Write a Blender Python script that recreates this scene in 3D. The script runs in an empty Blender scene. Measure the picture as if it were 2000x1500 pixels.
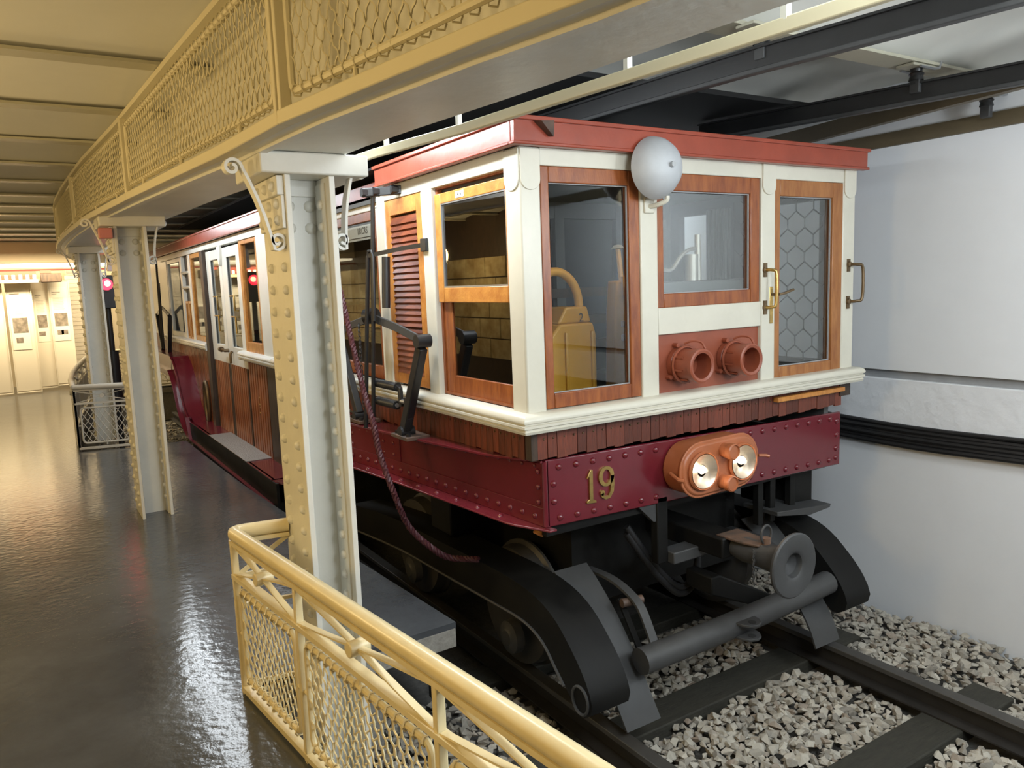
import bpy, bmesh, math, random
from mathutils import Vector, Matrix
random.seed(7)
S = bpy.context.scene
C = S.collection
PI = math.pi
# ------------------------------------------------------------------ camera
cd = bpy.data.cameras.new('camera'); cam = bpy.data.objects.new('camera', cd); C.objects.link(cam)
cam.location = (-1.69344236, -2.61101646, 0.62975186)
cam.rotation_euler = (1.43991096, 0.03723086, -0.56566371)
cd.sensor_fit = 'HORIZONTAL'; cd.sensor_width = 36.0; cd.lens = 1505.74 / 2000 * 36.0
cd.clip_start = 0.05; cd.clip_end = 200
S.camera = cam
# ------------------------------------------------------------------ world, exposure
w = bpy.data.worlds.new('world'); S.world = w; w.use_nodes = True
w.node_tree.nodes['Background'].inputs[0].default_value = (0.9, 0.95, 1.0, 1)
w.node_tree.nodes['Background'].inputs[1].default_value = 0.06
S.view_settings.view_transform = 'Standard'; S.view_settings.look = 'None'
S.view_settings.exposure = 0.22; S.view_settings.gamma = 1.0
S.view_settings.use_curve_mapping = False
# ------------------------------------------------------------------ lights
COOL = (0.88, 0.95, 1.0); WARM = (1.0, 0.71, 0.31); WW = (1.0, 0.80, 0.50)
def area(name, loc, target, sx, sy, power, col):
    l = bpy.data.lights.new(name, 'AREA'); l.shape = 'RECTANGLE'; l.size = sx; l.size_y = sy
    l.energy = power; l.color = col
    o = bpy.data.objects.new(name, l); C.objects.link(o); o.location = loc
    d = Vector(target) - Vector(loc); o.rotation_euler = d.to_track_quat('-Z', 'Y').to_euler()
    return o
area('girder_lamp', (-0.02, -2.25, 1.42), (1.0, -0.2, 0.2), 0.9, 0.10, 22, COOL)
area('cab_side_lamp', (-0.38, 0.80, 1.44), (-0.02, 0.75, 0.3), 1.5, 0.10, 30, COOL)
area('saloon_lamp', (-0.46, 5.2, 1.40), (-0.1, 5.2, 0.2), 4.0, 0.12, 34, COOL)
area('wall_side_fill', (2.45, 2.4, 1.22), (2.80, 1.7, 0.3), 2.2, 0.12, 26, COOL)  # added unseen light, brightens the wall seen through the cab windows
area('platform_edge_fill', (-0.30, -2.5, 1.05), (-0.75, 0.2, -0.35), 0.5, 0.3, 18, COOL)  # fill light without a fixture, added for the nearest column and railing
area('exhibit_lamp', (-1.6, 12.5, 1.22), (-1.6, 13.05, -0.9), 2.6, 0.2, 110, WW)
area('platform_up_fill', (-2.6, 0.9, 0.2), (-2.2, 1.2, 1.6), 0.3, 1.5, 9, WARM)  # added warm fill, lifts the platform ceiling from below
def bulb(name, loc, power, col, r):
    l = bpy.data.lights.new(name, 'POINT'); l.energy = power; l.color = col; l.shadow_soft_size = r
    o = bpy.data.objects.new(name, l); C.objects.link(o); o.location = loc
bulb('track_lamp', (1.2, -3.3, 0.85), 44, COOL, 0.25)
bulb('ceiling_fill', (1.75, -2.6, 1.0), 78, COOL, 0.2)  # extra unseen fill to brighten the vaults over the track
bulb('platform_lamp', (-3.1, -1.2, 0.95), 66, WARM, 0.18)
bulb('platform_lamp_mid', (-3.3, 2.2, 0.95), 52, WARM, 0.18)
bulb('platform_lamp_far', (-3.3, 7.5, 1.05), 40, WARM, 0.18)
bulb('cab_lamp', (0.75, 0.20, 1.0), 2.0, WW, 0.05)
# ------------------------------------------------------------------ materials
M = {}
def mat(name, col, rough=0.5, metal=0.0, var=0.0, vscale=6.0, bump=0.0, bscale=40.0, stretch=(1, 1, 1), dark=None, coat=0.0, rvar=0.0, obj_rand=0.0, dscale=None, emit=None, estr=0.0, spec=None):
    m = bpy.data.materials.new(name); m.use_nodes = True; nt = m.node_tree; N = nt.nodes; L = nt.links
    b = N['Principled BSDF']; b.inputs['Roughness'].default_value = rough; b.inputs['Metallic'].default_value = metal
    b.inputs['Base Color'].default_value = (*col, 1)
    if spec is not None: b.inputs['Specular IOR Level'].default_value = spec
    if coat: b.inputs['Coat Weight'].default_value = coat; b.inputs['Coat Roughness'].default_value = 0.12
    if emit: b.inputs['Emission Color'].default_value = (*emit, 1); b.inputs['Emission Strength'].default_value = estr
    tc = N.new('ShaderNodeTexCoord'); mp = N.new('ShaderNodeMapping'); mp.inputs['Scale'].default_value = stretch
    L.new(tc.outputs['Object'], mp.inputs['Vector'])
    src = None
    if var or dark:
        n = N.new('ShaderNodeTexNoise'); n.inputs['Scale'].default_value = vscale; n.inputs['Detail'].default_value = 6; n.inputs['Roughness'].default_value = 0.65
        L.new(mp.outputs[0], n.inputs['Vector'])
        r = N.new('ShaderNodeValToRGB'); r.color_ramp.elements[0].position = 0.35; r.color_ramp.elements[1].position = 0.68
        d = dark if dark else tuple(c * (1 - var) for c in col)
        r.color_ramp.elements[0].color = (*d, 1); r.color_ramp.elements[1].color = (*col, 1)
        L.new(n.outputs['Fac'], r.inputs['Fac']); src = r.outputs['Color']
        if rvar:
            mr = N.new('ShaderNodeMapRange'); mr.inputs['To Min'].default_value = max(0.02, rough - rvar); mr.inputs['To Max'].default_value = rough + rvar
            L.new(n.outputs['Fac'], mr.inputs['Value']); L.new(mr.outputs[0], b.inputs['Roughness'])
    if obj_rand:
        oi = N.new('ShaderNodeObjectInfo'); hs = N.new('ShaderNodeHueSaturation')
        mr = N.new('ShaderNodeMapRange'); mr.inputs['To Min'].default_value = 1 - obj_rand; mr.inputs['To Max'].default_value = 1 + obj_rand
        L.new(oi.outputs['Random'], mr.inputs['Value']); L.new(mr.outputs[0], hs.inputs['Value'])
        if src: L.new(src, hs.inputs['Color'])
        else: hs.inputs['Color'].default_value = (*col, 1)
        src = hs.outputs['Color']
    if src: L.new(src, b.inputs['Base Color'])
    if bump:
        n2 = N.new('ShaderNodeTexNoise'); n2.inputs['Scale'].default_value = bscale; n2.inputs['Detail'].default_value = 4
        L.new(mp.outputs[0], n2.inputs['Vector'])
        bp = N.new('ShaderNodeBump'); bp.inputs['Strength'].default_value = bump; bp.inputs['Distance'].default_value = 0.01
        L.new(n2.outputs['Fac'], bp.inputs['Height']); L.new(bp.outputs[0], b.inputs['Normal'])
    M[name] = m; return m
mat('cream', (0.66, 0.635, 0.535), 0.33, var=0.10, vscale=3, bump=0.12, bscale=14)
mat('saloon_white', (0.80, 0.79, 0.72), 0.30, var=0.08, vscale=4)
mat('iron_paint', (0.76, 0.75, 0.68), 0.42, var=0.10, vscale=3, bump=0.15, bscale=25)
mat('mesh_paint', (0.66, 0.60, 0.42), 0.5)
mat('rail_paint', (0.80, 0.69, 0.42), 0.28, var=0.10, vscale=9)
mat('far_rail_paint', (0.62, 0.61, 0.56), 0.4)
mat('fascia_red', (0.34, 0.066, 0.036), 0.32, var=0.22, vscale=5, bump=0.22, bscale=9)
mat('red_lead', (0.29, 0.075, 0.037), 0.42, var=0.18, vscale=7)
mat('lamp_orange', (0.42, 0.135, 0.055), 0.38, var=0.15, vscale=8)
mat('maroon', (0.15, 0.014, 0.023), 0.26, var=0.15, vscale=3, coat=0.3, bump=0.06, bscale=10)
mat('wood_varnish', (0.34, 0.105, 0.026), 0.33, dark=(0.19, 0.048, 0.014), vscale=5, stretch=(6, 6, 1.2), bump=0.08, bscale=30)
mat('wood_light', (0.60, 0.27, 0.06), 0.33, dark=(0.42, 0.15, 0.03), vscale=5, stretch=(6, 3, 3), bump=0.08, bscale=30)
mat('wood_door', (0.40, 0.17, 0.05), 0.36, dark=(0.25, 0.085, 0.022), vscale=5, stretch=(6, 6, 1.2))
mat('wood_slat', (0.27, 0.075, 0.03), 0.36, dark=(0.13, 0.035, 0.018), vscale=4, stretch=(4, 2, 6), obj_rand=0.22)
mat('wood_plank', (0.20, 0.045, 0.020), 0.45, dark=(0.085, 0.024, 0.015), vscale=7, stretch=(8, 8, 1.2), obj_rand=0.3, bump=0.15, bscale=30)
mat('wood_panel', (0.40, 0.13, 0.04), 0.38, dark=(0.20, 0.055, 0.02), vscale=5, stretch=(8, 8, 1.0), obj_rand=0.25)
mat('wood_dark', (0.075, 0.045, 0.028), 0.5, dark=(0.03, 0.02, 0.014), vscale=6, stretch=(6, 6, 1))
mat('black_iron', (0.018, 0.018, 0.019), 0.38, var=0.3, vscale=8)
mat('bogie_black', (0.011, 0.011, 0.010), 0.55, dark=(0.006, 0.006, 0.006), vscale=5, rvar=0.12, spec=0.2)
mat('guard_grey', (0.058, 0.059, 0.060), 0.55, var=0.3, vscale=4, rvar=0.1)
mat('rust_iron', (0.15, 0.085, 0.055), 0.6, dark=(0.05, 0.04, 0.035), vscale=12)
mat('steel', (0.42, 0.43, 0.44), 0.35, metal=0.8)
mat('bell_grey', (0.50, 0.52, 0.54), 0.6, metal=0.15, var=0.12, vscale=8)
mat('brass', (0.62, 0.43, 0.15), 0.3, metal=0.9, var=0.3, vscale=30)
mat('bronze', (0.16, 0.11, 0.06), 0.4, metal=0.7)
mat('aluminium', (0.45, 0.42, 0.36), 0.4, metal=0.6)
mat('controller_yellow', (0.58, 0.29, 0.035), 0.4, var=0.15, vscale=5)
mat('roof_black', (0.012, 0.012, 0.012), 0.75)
mat('rubber', (0.012, 0.012, 0.013), 0.5, bump=0.3, bscale=18)
mat('wall_white', (0.84, 0.86, 0.89), 0.62, var=0.05, vscale=1.6, bump=0.12, bscale=4)
mat('wall_rough', (0.84, 0.86, 0.89), 0.7, var=0.06, vscale=5, bump=0.7, bscale=16)
mat('groove_grey', (0.34, 0.35, 0.36), 0.7, var=0.15, vscale=8)
mat('ceiling_paint', (0.74, 0.735, 0.68), 0.5, var=0.06, vscale=2)
mat('ceiling_beam', (0.46, 0.44, 0.34), 0.42, var=0.1, vscale=3)
mat('timber_olive', (0.13, 0.10, 0.055), 0.55, var=0.25, vscale=3, stretch=(3, 1, 3))
mat('far_wall', (0.74, 0.64, 0.46), 0.6)
mat('stone_wall', (0.74, 0.64, 0.40), 0.7, dark=(0.36, 0.26, 0.12), vscale=3, bump=0.3)
mat('board_white', (0.80, 0.74, 0.62), 0.5)
mat('paper', (0.84, 0.80, 0.70), 0.6)
mat('print_grey', (0.36, 0.31, 0.26), 0.6, dark=(0.14, 0.12, 0.10), vscale=11)
mat('ink', (0.05, 0.045, 0.04), 0.6)
mat('interior_grey', (0.10, 0.103, 0.10), 0.5)
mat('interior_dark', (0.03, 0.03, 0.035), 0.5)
mat('interior_beige', (0.60, 0.50, 0.36), 0.5)
mat('floor_lino', (0.085, 0.092, 0.100), 0.15, dark=(0.052, 0.055, 0.060), vscale=1.7, rvar=0.05, bump=0.2, bscale=24)
mat('edge_stone', (0.34, 0.32, 0.28), 0.8, var=0.3, vscale=30, bump=0.4, bscale=60)
mat('ballast_soil', (0.10, 0.095, 0.085), 0.9, var=0.4, vscale=20, bump=0.8, bscale=50)
mat('sleeper', (0.038, 0.036, 0.026), 0.8, var=0.4, vscale=12, stretch=(1, 4, 4), bump=0.3, bscale=30)
mat('rail_steel', (0.030, 0.027, 0.024), 0.5, var=0.3, vscale=8)
mat('rail_head', (0.060, 0.056, 0.050), 0.42, var=0.3, vscale=8)
mat('rope_red', (0.055, 0.009, 0.013), 0.6)
mat('tread_plate', (0.36, 0.34, 0.31), 0.4, metal=0.5, bump=0.8, bscale=90)
mat('sign_white', (0.85, 0.84, 0.80), 0.4)
mat('frieze_red', (0.30, 0.045, 0.025), 0.5)
mat('pink', (0.62, 0.22, 0.20), 0.4)
mat('red_glow', (0.8, 0.02, 0.03), 0.3, emit=(1.0, 0.03, 0.06), estr=4.0)
mat('red_core', (1.0, 0.4, 0.25), 0.3, emit=(1.0, 0.42, 0.22), estr=9.0)
mat('bulb', (1, 0.9, 0.7), 0.3, emit=(1.0, 0.86, 0.62), estr=14.0)
mat('reflector', (0.90, 0.82, 0.72), 0.22, metal=0.9)
mat('tube_glow', (1, 0.9, 0.7), 0.3, emit=(1.0, 0.85, 0.58), estr=2.2)
def stone_mat():
    m = mat('stone', (0.44, 0.42, 0.37), 0.85, var=0.3, vscale=14, bump=0.5, bscale=60)
    nt = m.node_tree; N = nt.nodes; L = nt.links; b = N['Principled BSDF']
    g = N.new('ShaderNodeNewGeometry'); r = N.new('ShaderNodeValToRGB')
    e = r.color_ramp.elements; e[0].color = (0.32, 0.30, 0.265, 1); e[1].color = (0.78, 0.74, 0.65, 1)
    x = e.new(0.35); x.color = (0.54, 0.50, 0.43, 1); x = e.new(0.7); x.color = (0.64, 0.61, 0.54, 1); x = e.new(0.85); x.color = (0.36, 0.29, 0.23, 1)
    L.new(g.outputs['Random Per Island'], r.inputs['Fac'])
    oi = N.new('ShaderNodeObjectInfo'); ad = N.new('ShaderNodeMath'); ad.operation = 'ADD'; fr = N.new('ShaderNodeMath'); fr.operation = 'FRACT'
    L.new(g.outputs['Random Per Island'], ad.inputs[0]); L.new(oi.outputs['Random'], ad.inputs[1]); L.new(ad.outputs[0], fr.inputs[0]); L.new(fr.outputs[0], r.inputs['Fac'])
    mx = N.new('ShaderNodeMixRGB'); mx.blend_type = 'MULTIPLY'; mx.inputs[0].default_value = 0.5
    old = b.inputs['Base Color'].links[0].from_socket
    L.new(r.outputs[0], mx.inputs[1]); L.new(old, mx.inputs[2]); L.new(mx.outputs[0], b.inputs['Base Color'])
stone_mat()
def glass_mat(name, tint, refl=1.0, ior=1.5):
    m = bpy.data.materials.new(name); m.use_nodes = True; nt = m.node_tree; N = nt.nodes; L = nt.links
    N.remove(N['Principled BSDF']); o = N['Material Output']
    t = N.new('ShaderNodeBsdfTransparent'); t.inputs[0].default_value = (*tint, 1)
    g = N.new('ShaderNodeBsdfGlossy'); g.inputs['Roughness'].default_value = 0.015
    f = N.new('ShaderNodeFresnel'); f.inputs[0].default_value = ior
    k = N.new('ShaderNodeMath'); k.operation = 'MULTIPLY'; k.inputs[1].default_value = refl; k.use_clamp = True
    L.new(f.outputs[0], k.inputs[0])
    mx = N.new('ShaderNodeMixShader'); L.new(k.outputs[0], mx.inputs[0]); L.new(t.outputs[0], mx.inputs[1]); L.new(g.outputs[0], mx.inputs[2]); L.new(mx.outputs[0], o.inputs[0])
    M[name] = m
glass_mat('glass', (0.93, 0.95, 0.95), 0.32); glass_mat('glass_side', (0.55, 0.55, 0.53), 3.0, 1.6); glass_mat('lens_glass', (0.95, 0.93, 0.9), 0.6)
# ------------------------------------------------------------------ geometry helpers
def V(*a): return Vector(a)
class G:
    def __init__(s): s.v = []; s.f = []
    def add(s, vs, fs):
        k = len(s.v); s.v += [tuple(p) for p in vs]; s.f += [tuple(i + k for i in f) for f in fs]; return s
    def hexa(s, p): return s.add(p, [(0, 3, 2, 1), (4, 5, 6, 7), (0, 1, 5, 4), (1, 2, 6, 5), (2, 3, 7, 6), (3, 0, 4, 7)])
    def box(s, x0, x1, y0, y1, z0, z1):
        return s.hexa([(x0, y0, z0), (x1, y0, z0), (x1, y1, z0), (x0, y1, z0), (x0, y0, z1), (x1, y0, z1), (x1, y1, z1), (x0, y1, z1)])
    def prism(s, pts, ax, a, b):
        n = len(pts)
        def P(p, t): return {'x': (t, p[0], p[1]), 'y': (p[0], t, p[1]), 'z': (p[0], p[1], t)}[ax]
        vs = [P(p, a) for p in pts] + [P(p, b) for p in pts]
        return s.add(vs, [tuple(range(n))[::-1], tuple(range(n, 2 * n))] + [(i, (i + 1) % n, (i + 1) % n + n, i + n) for i in range(n)])
    def sweep(s, path, secf, closed=False, cap=True):
        path = [Vector(p) for p in path]; n = len(path); rings = []
        up = None
        for i, p in enumerate(path):
            a = path[(i - 1) % n] if (closed or i > 0) else p; b = path[(i + 1) % n] if (closed or i < n - 1) else p
            t = (b - a)
            if t.length < 1e-9: t = Vector((0, 0, 1))
            t.normalize()
            if up is None:
                up = Vector((0, 0, 1)) if abs(t.z) < 0.9 else Vector((0, 1, 0))
            u = (up - t * up.dot(t)).normalized(); up = u; r = t.cross(u)
            rings.append([p + r * x + u * y for x, y in secf(i)])
        k = len(rings[0]); vs = [q for r in rings for q in r]; fs = []
        m = n if closed else n - 1
        for i in range(m):
            a = i * k; b = ((i + 1) % n) * k
            for j in range(k): fs.append((a + j, a + (j + 1) % k, b + (j + 1) % k, b + j))
        if cap and not closed: fs += [tuple(range(k))[::-1], tuple(range((n - 1) * k, n * k))]
        return s.add(vs, fs)
    def tube(s, path, r, n=10, closed=False):
        rr = (lambda i: r[i]) if isinstance(r, (list, tuple)) else (lambda i: r)
        return s.sweep(path, lambda i: [(rr(i) * math.cos(2 * PI * j / n), rr(i) * math.sin(2 * PI * j / n)) for j in range(n)], closed)
    def bar(s, path, w, h, closed=False):   # rectangular section: w sideways, h along up
        return s.sweep(path, lambda i: [(-w / 2, -h / 2), (w / 2, -h / 2), (w / 2, h / 2), (-w / 2, h / 2)], closed)
    def ribbon(s, path, wv, t, tv=None):     # flat strap: width vector wv, thickness t normal to path and wv
        path = [Vector(p) for p in path]; wv = Vector(wv); n = len(path); vs = []
        for i, p in enumerate(path):
            tg = (path[min(i + 1, n - 1)] - path[max(i - 1, 0)]).normalized(); nn = tg.cross(wv).normalized() * (t / 2)
            vs += [p - wv / 2 - nn, p + wv / 2 - nn, p + wv / 2 + nn, p - wv / 2 + nn]
        fs = [(3, 2, 1, 0), tuple(range((n - 1) * 4, n * 4))]
        for i in range(n - 1):
            for j in range(4): fs.append((i * 4 + j, i * 4 + (j + 1) % 4, i * 4 + 4 + (j + 1) % 4, i * 4 + 4 + j))
        return s.add(vs, fs)
    def cyl(s, a, b, r0, r1=None, n=20):
        return s.lathe([(r0, 0), (r1 if r1 is not None else r0, (Vector(b) - Vector(a)).length)], a, Vector(b) - Vector(a), n, True)
    def lathe(s, prof, o, ax, n=24, cap=False):
        o = Vector(o); ax = Vector(ax).normalized(); h = Vector((0, 0, 1)) if abs(ax.z) < 0.9 else Vector((1, 0, 0))
        u = (h - ax * h.dot(ax)).normalized(); w_ = ax.cross(u); vs = []; fs = []; m = len(prof)
        for r, d in prof:
            for j in range(n):
                a = 2 * PI * j / n; vs.append(o + ax * d + (u * math.cos(a) + w_ * math.sin(a)) * r)
        for i in range(m - 1):
            for j in range(n): fs.append((i * n + j, i * n + (j + 1) % n, (i + 1) * n + (j + 1) % n, (i + 1) * n + j))
        if cap: fs += [tuple(range(n))[::-1], tuple(range((m - 1) * n, m * n))]
        return s.add(vs, fs)
    def frame(s, u0, u1, v0, v1, wl, wr, wb, wt, plane, d0, d1):   # rectangular frame of four bars
        def B(a, b, c, e):
            if plane == 'y': s.box(a, b, d0, d1, c, e)
            else: s.box(d0, d1, a, b, c, e)
        B(u0, u0 + wl, v0, v1); B(u1 - wr, u1, v0, v1); B(u0 + wl, u1 - wr, v0, v0 + wb); B(u0 + wl, u1 - wr, v1 - wt, v1)
        return s
WL = {}
def wl(o): return WL.get(o.name, Vector((0, 0, 0))) if o else Vector((0, 0, 0))
def mesh_of(g, name, mt, smooth=True, off=None):
    me = bpy.data.meshes.new(name); off = off or Vector((0, 0, 0))
    me.from_pydata([(p[0] - off.x, p[1] - off.y, p[2] - off.z) for p in g.v], [], g.f)
    bm = bmesh.new(); bm.from_mesh(me); bmesh.ops.recalc_face_normals(bm, faces=bm.faces); bm.to_mesh(me); bm.free()
    me.materials.append(M[mt])
    if smooth:
        me.polygons.foreach_set('use_smooth', [True] * len(me.polygons)); me.set_sharp_from_angle(angle=math.radians(38))
    return me
def build(g, name, mt, parent=None, bevel=0.0, seg=2, label=None, kind=None, cat=None, group=None):
    off = wl(parent)
    if parent is None and kind != 'structure':
        xs = [p[0] for p in g.v]; ys = [p[1] for p in g.v]; zs = [p[2] for p in g.v]
        off = Vector(((min(xs) + max(xs)) / 2, (min(ys) + max(ys)) / 2, min(zs)))
    o = bpy.data.objects.new(name, mesh_of(g, name, mt, True, off)); C.objects.link(o)
    if parent: o.parent = parent
    else: o.location = off
    WL[o.name] = off
    if bevel:
        b = o.modifiers.new('bevel', 'BEVEL'); b.width = bevel; b.segments = seg; b.limit_method = 'ANGLE'; b.angle_limit = math.radians(40)
    for k, v in (('label', label), ('kind', kind), ('category', cat), ('group', group)):
        if v: o[k] = v
    return o
def thing(name, label, cat, loc, group=None):
    o = bpy.data.objects.new(name, None); C.objects.link(o); o.location = loc; o.empty_display_size = 0.1
    WL[o.name] = Vector(loc); o['label'] = label; o['category'] = cat
    if group: o['group'] = group
    return o
def piece(name, me, parent, loc, rot=(0, 0, 0), sc=1.0, label=None):
    o = bpy.data.objects.new(name, me); C.objects.link(o); o.parent = parent
    o.location = Vector(loc) - wl(parent); o.rotation_euler = rot
    o.scale = (sc, sc, sc) if isinstance(sc, (int, float)) else sc
    if label: o['label'] = label
    return o
def arc(c, r, a0, a1, n, plane='xz', k=None):
    out = []
    for i in range(n + 1):
        a = math.radians(a0 + (a1 - a0) * i / n); u = c[0] + r * math.cos(a); v = c[1] + r * math.sin(a)
        out.append({'xz': (u, k, v), 'yz': (k, u, v), 'xy': (u, v, k)}[plane])
    return out
def spline(pts, n=6):     # Catmull-Rom through points
    P = [Vector(p) for p in pts]; P = [P[0] * 2 - P[1]] + P + [P[-1] * 2 - P[-2]]; out = []
    for i in range(1, len(P) - 2):
        a, b, c, d = P[i - 1:i + 3]
        for j in range(n):
            t = j / n; out.append(0.5 * ((2 * b) + (c - a) * t + (2 * a - 5 * b + 4 * c - d) * t * t + (3 * b - a - 3 * c + d) * t ** 3))
    out.append(P[-2]); return out
def lerp(a, b, t): return a + (b - a) * t
def interp(tab, y):       # piecewise linear table [(y, v)]
    if y <= tab[0][0]: (y0, a), (y1, b) = tab[0], tab[1]
    elif y >= tab[-1][0]: (y0, a), (y1, b) = tab[-2], tab[-1]
    else:
        for i in range(len(tab) - 1):
            if tab[i][0] <= y <= tab[i + 1][0]: (y0, a), (y1, b) = tab[i], tab[i + 1]; break
    return a + (b - a) * (y - y0) / (y1 - y0)
# unit rivet meshes: dome along +Z
def dome(name, r, h, mt, n=9):
    g = G(); g.lathe([(r, 0), (r * 0.88, h * 0.5), (r * 0.5, h * 0.87), (r * 0.001, h)], (0, 0, 0), (0, 0, 1), n); return mesh_of(g, name, mt)
ROT = {'-x': (0, -PI / 2, 0), '+x': (0, PI / 2, 0), '-y': (PI / 2, 0, 0), '+z': (0, 0, 0), '+y': (-PI / 2, 0, 0)}
# ================================================================== THE SETTING
ZF = -0.97; ZB = -1.60
floor_out = [(-4.2, -6), (-0.42, -6), (-1.062, 0.50), (-0.09, 0.53), (-0.118, 0.99), (-0.158, 1.62), (-0.222, 2.93), (-0.265, 3.89), (-0.286, 5.0), (-0.30, 6.42), (-0.95, 6.50), (-1.31, 6.56), (-1.24, 8.0), (-1.12, 9.4), (-0.95, 11.2), (-0.80, 12.3), (2.8, 12.3), (2.8, 15), (-4.2, 15)]
g = G().prism(floor_out, 'z', ZF - 0.03, ZF); floor = build(g, 'floor', 'floor_lino', kind='structure')
g = G().prism(floor_out, 'z', ZF - 0.125, ZF - 0.031); build(g, 'platform_edge', 'edge_stone', floor, bevel=0.004)
g = G().prism([(-4.2, -6), (-0.52, -6), (-1.16, 0.62), (-0.42, 0.70), (-0.5, 6.3), (-1.45, 6.45), (-1.3, 9.4), (-0.95, 12.4), (2.8, 12.4), (2.8, 15), (-4.2, 15)], 'z', -1.8, ZF - 0.126)
build(g, 'platform_base', 'edge_stone', floor)
g = G().box(-1.3, 2.9, -6, 12.5, -1.8, ZB); ground = build(g, 'trim_1', 'ballast_soil', kind='structure', label='gritty soil under the ballast')
# right wall
g = G().box(2.85, 3.2, -6, 15, -1.8, -0.345); g.box(2.85, 3.2, -6, 15, 0.0, 2.2)
wall_right = build(g, 'wall_right', 'wall_white', kind='structure')
build(G().box(2.853, 3.2, -6, 15, -0.345, -0.055), 'rough_plaster_band', 'wall_rough', wall_right, bevel=0.004)
build(G().box(2.885, 3.2, -6, 15, -0.055, 0.0), 'recessed_groove', 'groove_grey', wall_right)
build(G().box(2.82, 2.86, -6, 13, 1.36, 1.44), 'trim_2', 'timber_olive', kind='structure')
build(G().bar([(2.22, -2.2, 1.48), (2.33, -0.758, 1.48), (2.60, 0.563, 1.48), (2.72, 1.6, 1.48)], 0.05, 0.09), 'trim_3', 'timber_olive', kind='structure')
# left wall, back wall, far wall
wl_ = build(G().box(-4.4, -4.2, -6, 15, -1.8, 2.2), 'wall_left', 'wood_dark', kind='structure')
gB = G()
for r in range(5):
    for k in range(30):
        y = -2 + k * 0.6 + (0.3 if r % 2 else 0)
        gB.box(-4.2, -4.185 + random.uniform(0, .01), y + .01, y + .59, -.52 + r * 0.31 + .01, -.52 + r * 0.31 + .30)
build(gB, 'stone_facing', 'stone_wall', wl_, kind='stuff')
build(G().box(-4.4, 3.2, -6.2, -6.0, -1.8, 2.2), 'wall_back', 'wood_dark', kind='structure')
wf = build(G().box(-4.4, 3.2, 14.6, 14.8, -1.8, 2.2), 'wall_far', 'far_wall', kind='structure')
build(G().box(-4.4, 1.2, 13.4, 14.6, 1.28, 1.75), 'header', 'far_wall', wf, bevel=.01)
build(G().box(-4.4, 1.2, 13.55, 14.6, 1.24, 1.28), 'cove_light', 'tube_glow', wf)
build(G().box(-4.4, 1.2, 13.36, 13.42, 1.14, 1.17), 'cove_lip', 'frieze_red', wf)
# ceilings: steel beams with shallow plaster vaults between them
def ceiling(name, x0, x1, ys, zb, rise, bw):
    root = build(G().box(x0, x1, ys[0], ys[-1], zb + rise + 0.03, zb + rise + 0.06), name, 'ceiling_paint', kind='structure')
    for a, b in zip(ys[:-1], ys[1:]):
        g = G(); n = 10; h = (b - a) / 2; vs = []
        for i in range(n + 1):
            t = -1 + 2 * i / n; z = zb + 0.02 + rise * (1 - t * t)
            vs.append((a + h + t * h, z))
        g.prism(vs + [(b, zb + rise + 0.03), (a, zb + rise + 0.03)], 'x', x0, x1)
        build(g, 'vault', 'ceiling_paint', root)
    g = G().box(0, x1 - x0, -bw / 2, bw / 2, 0, 0.014); g.box(0, x1 - x0, -0.008, 0.008, 0.014, 0.09)
    me = mesh_of(g, 'beam', 'ceiling_beam')
    for y in ys[1:-1]: piece('beam', me, root, (x0, y, zb))
    return root
ceiling('ceiling', -0.75, 2.9, [-6] + [-5.61 + 1.05 * k for k in range(19)] + [14.6], 1.60, 0.10, 0.14)
ceiling('ceiling', -4.2, -0.75, [-6] + [-4.84 + 1.005 * k for k in range(19)] + [14.6], 1.62, 0.06, 0.11)
build(G().box(0.25, 2.35, 0.25, 9.0, 1.535, 1.56), 'black_shade_board', 'roof_black', bpy.data.objects['ceiling'])  # added black sheet, puts ceiling shade and black paint into one colour

# ================================================================== RIVETED GIRDER WITH MESH GRILLE
soz = [(-3.2, 1.11), (0.2, 1.11), (2.3, 1.17), (4.0, 1.19), (12, 1.19)]
LX = [(-3.2, -0.62), (-1.5, -0.81), (-1.16, -0.877), (-0.28, -1.01), (0.9, -1.07), (2.4, -1.139), (3.8, -1.23), (5.37, -1.288), (6.4, -1.305), (7.35, -1.289), (8.3, -1.23), (9.1, -1.15), (10.2, -1.0), (11.5, -0.75)]
RX = [(-3.2, -0.28), (-1.668, -0.468), (-1.294, -0.508), (-0.85, -0.554), (-0.15, -0.64), (0.9, -0.665), (2.4, -0.69), (3.54, -0.72), (5.37, -0.82), (7.35, -0.82), (9.1, -0.70), (11.5, -0.3)]
lx = lambda y: interp(LX, y)
rx = lambda y: interp(RX, y)
sz = lambda y: interp(soz, y)
YS = [-3.2 + 0.35 * i for i in range(43)]
girder = thing('riveted_girder', 'long cream riveted steel girder with grey underside carried on the columns', 'girder', (-0.9, 0.3, 1.0))
def along(f0, f1, z0, z1, ys=YS):        # closed strip body following the girder line
    g = G(); vs = []; fs = []
    for y in ys: zt = z1(y) if callable(z1) else sz(y) + z1; vs += [(f0(y), y, sz(y) + z0), (f1(y), y, sz(y) + z0), (f1(y), y, zt), (f0(y), y, zt)]
    n = len(ys)
    for i in range(n - 1):
        for j in range(4): fs.append((i * 4 + j, i * 4 + (j + 1) % 4, i * 4 + 4 + (j + 1) % 4, i * 4 + 4 + j))
    fs += [(3, 2, 1, 0), tuple(range(n * 4 - 4, n * 4))]
    return g.add(vs, fs)
build(along(lambda y: lx(y) + 0.03, rx, 0, 0.018), 'bottom_flange', 'iron_paint', girder)
build(along(lambda y: (lx(y) + rx(y)) / 2 + .02, lambda y: (lx(y) + rx(y)) / 2 + .04, 0.018, lambda y: 1.69), 'web_plate', 'iron_paint', girder)
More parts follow.
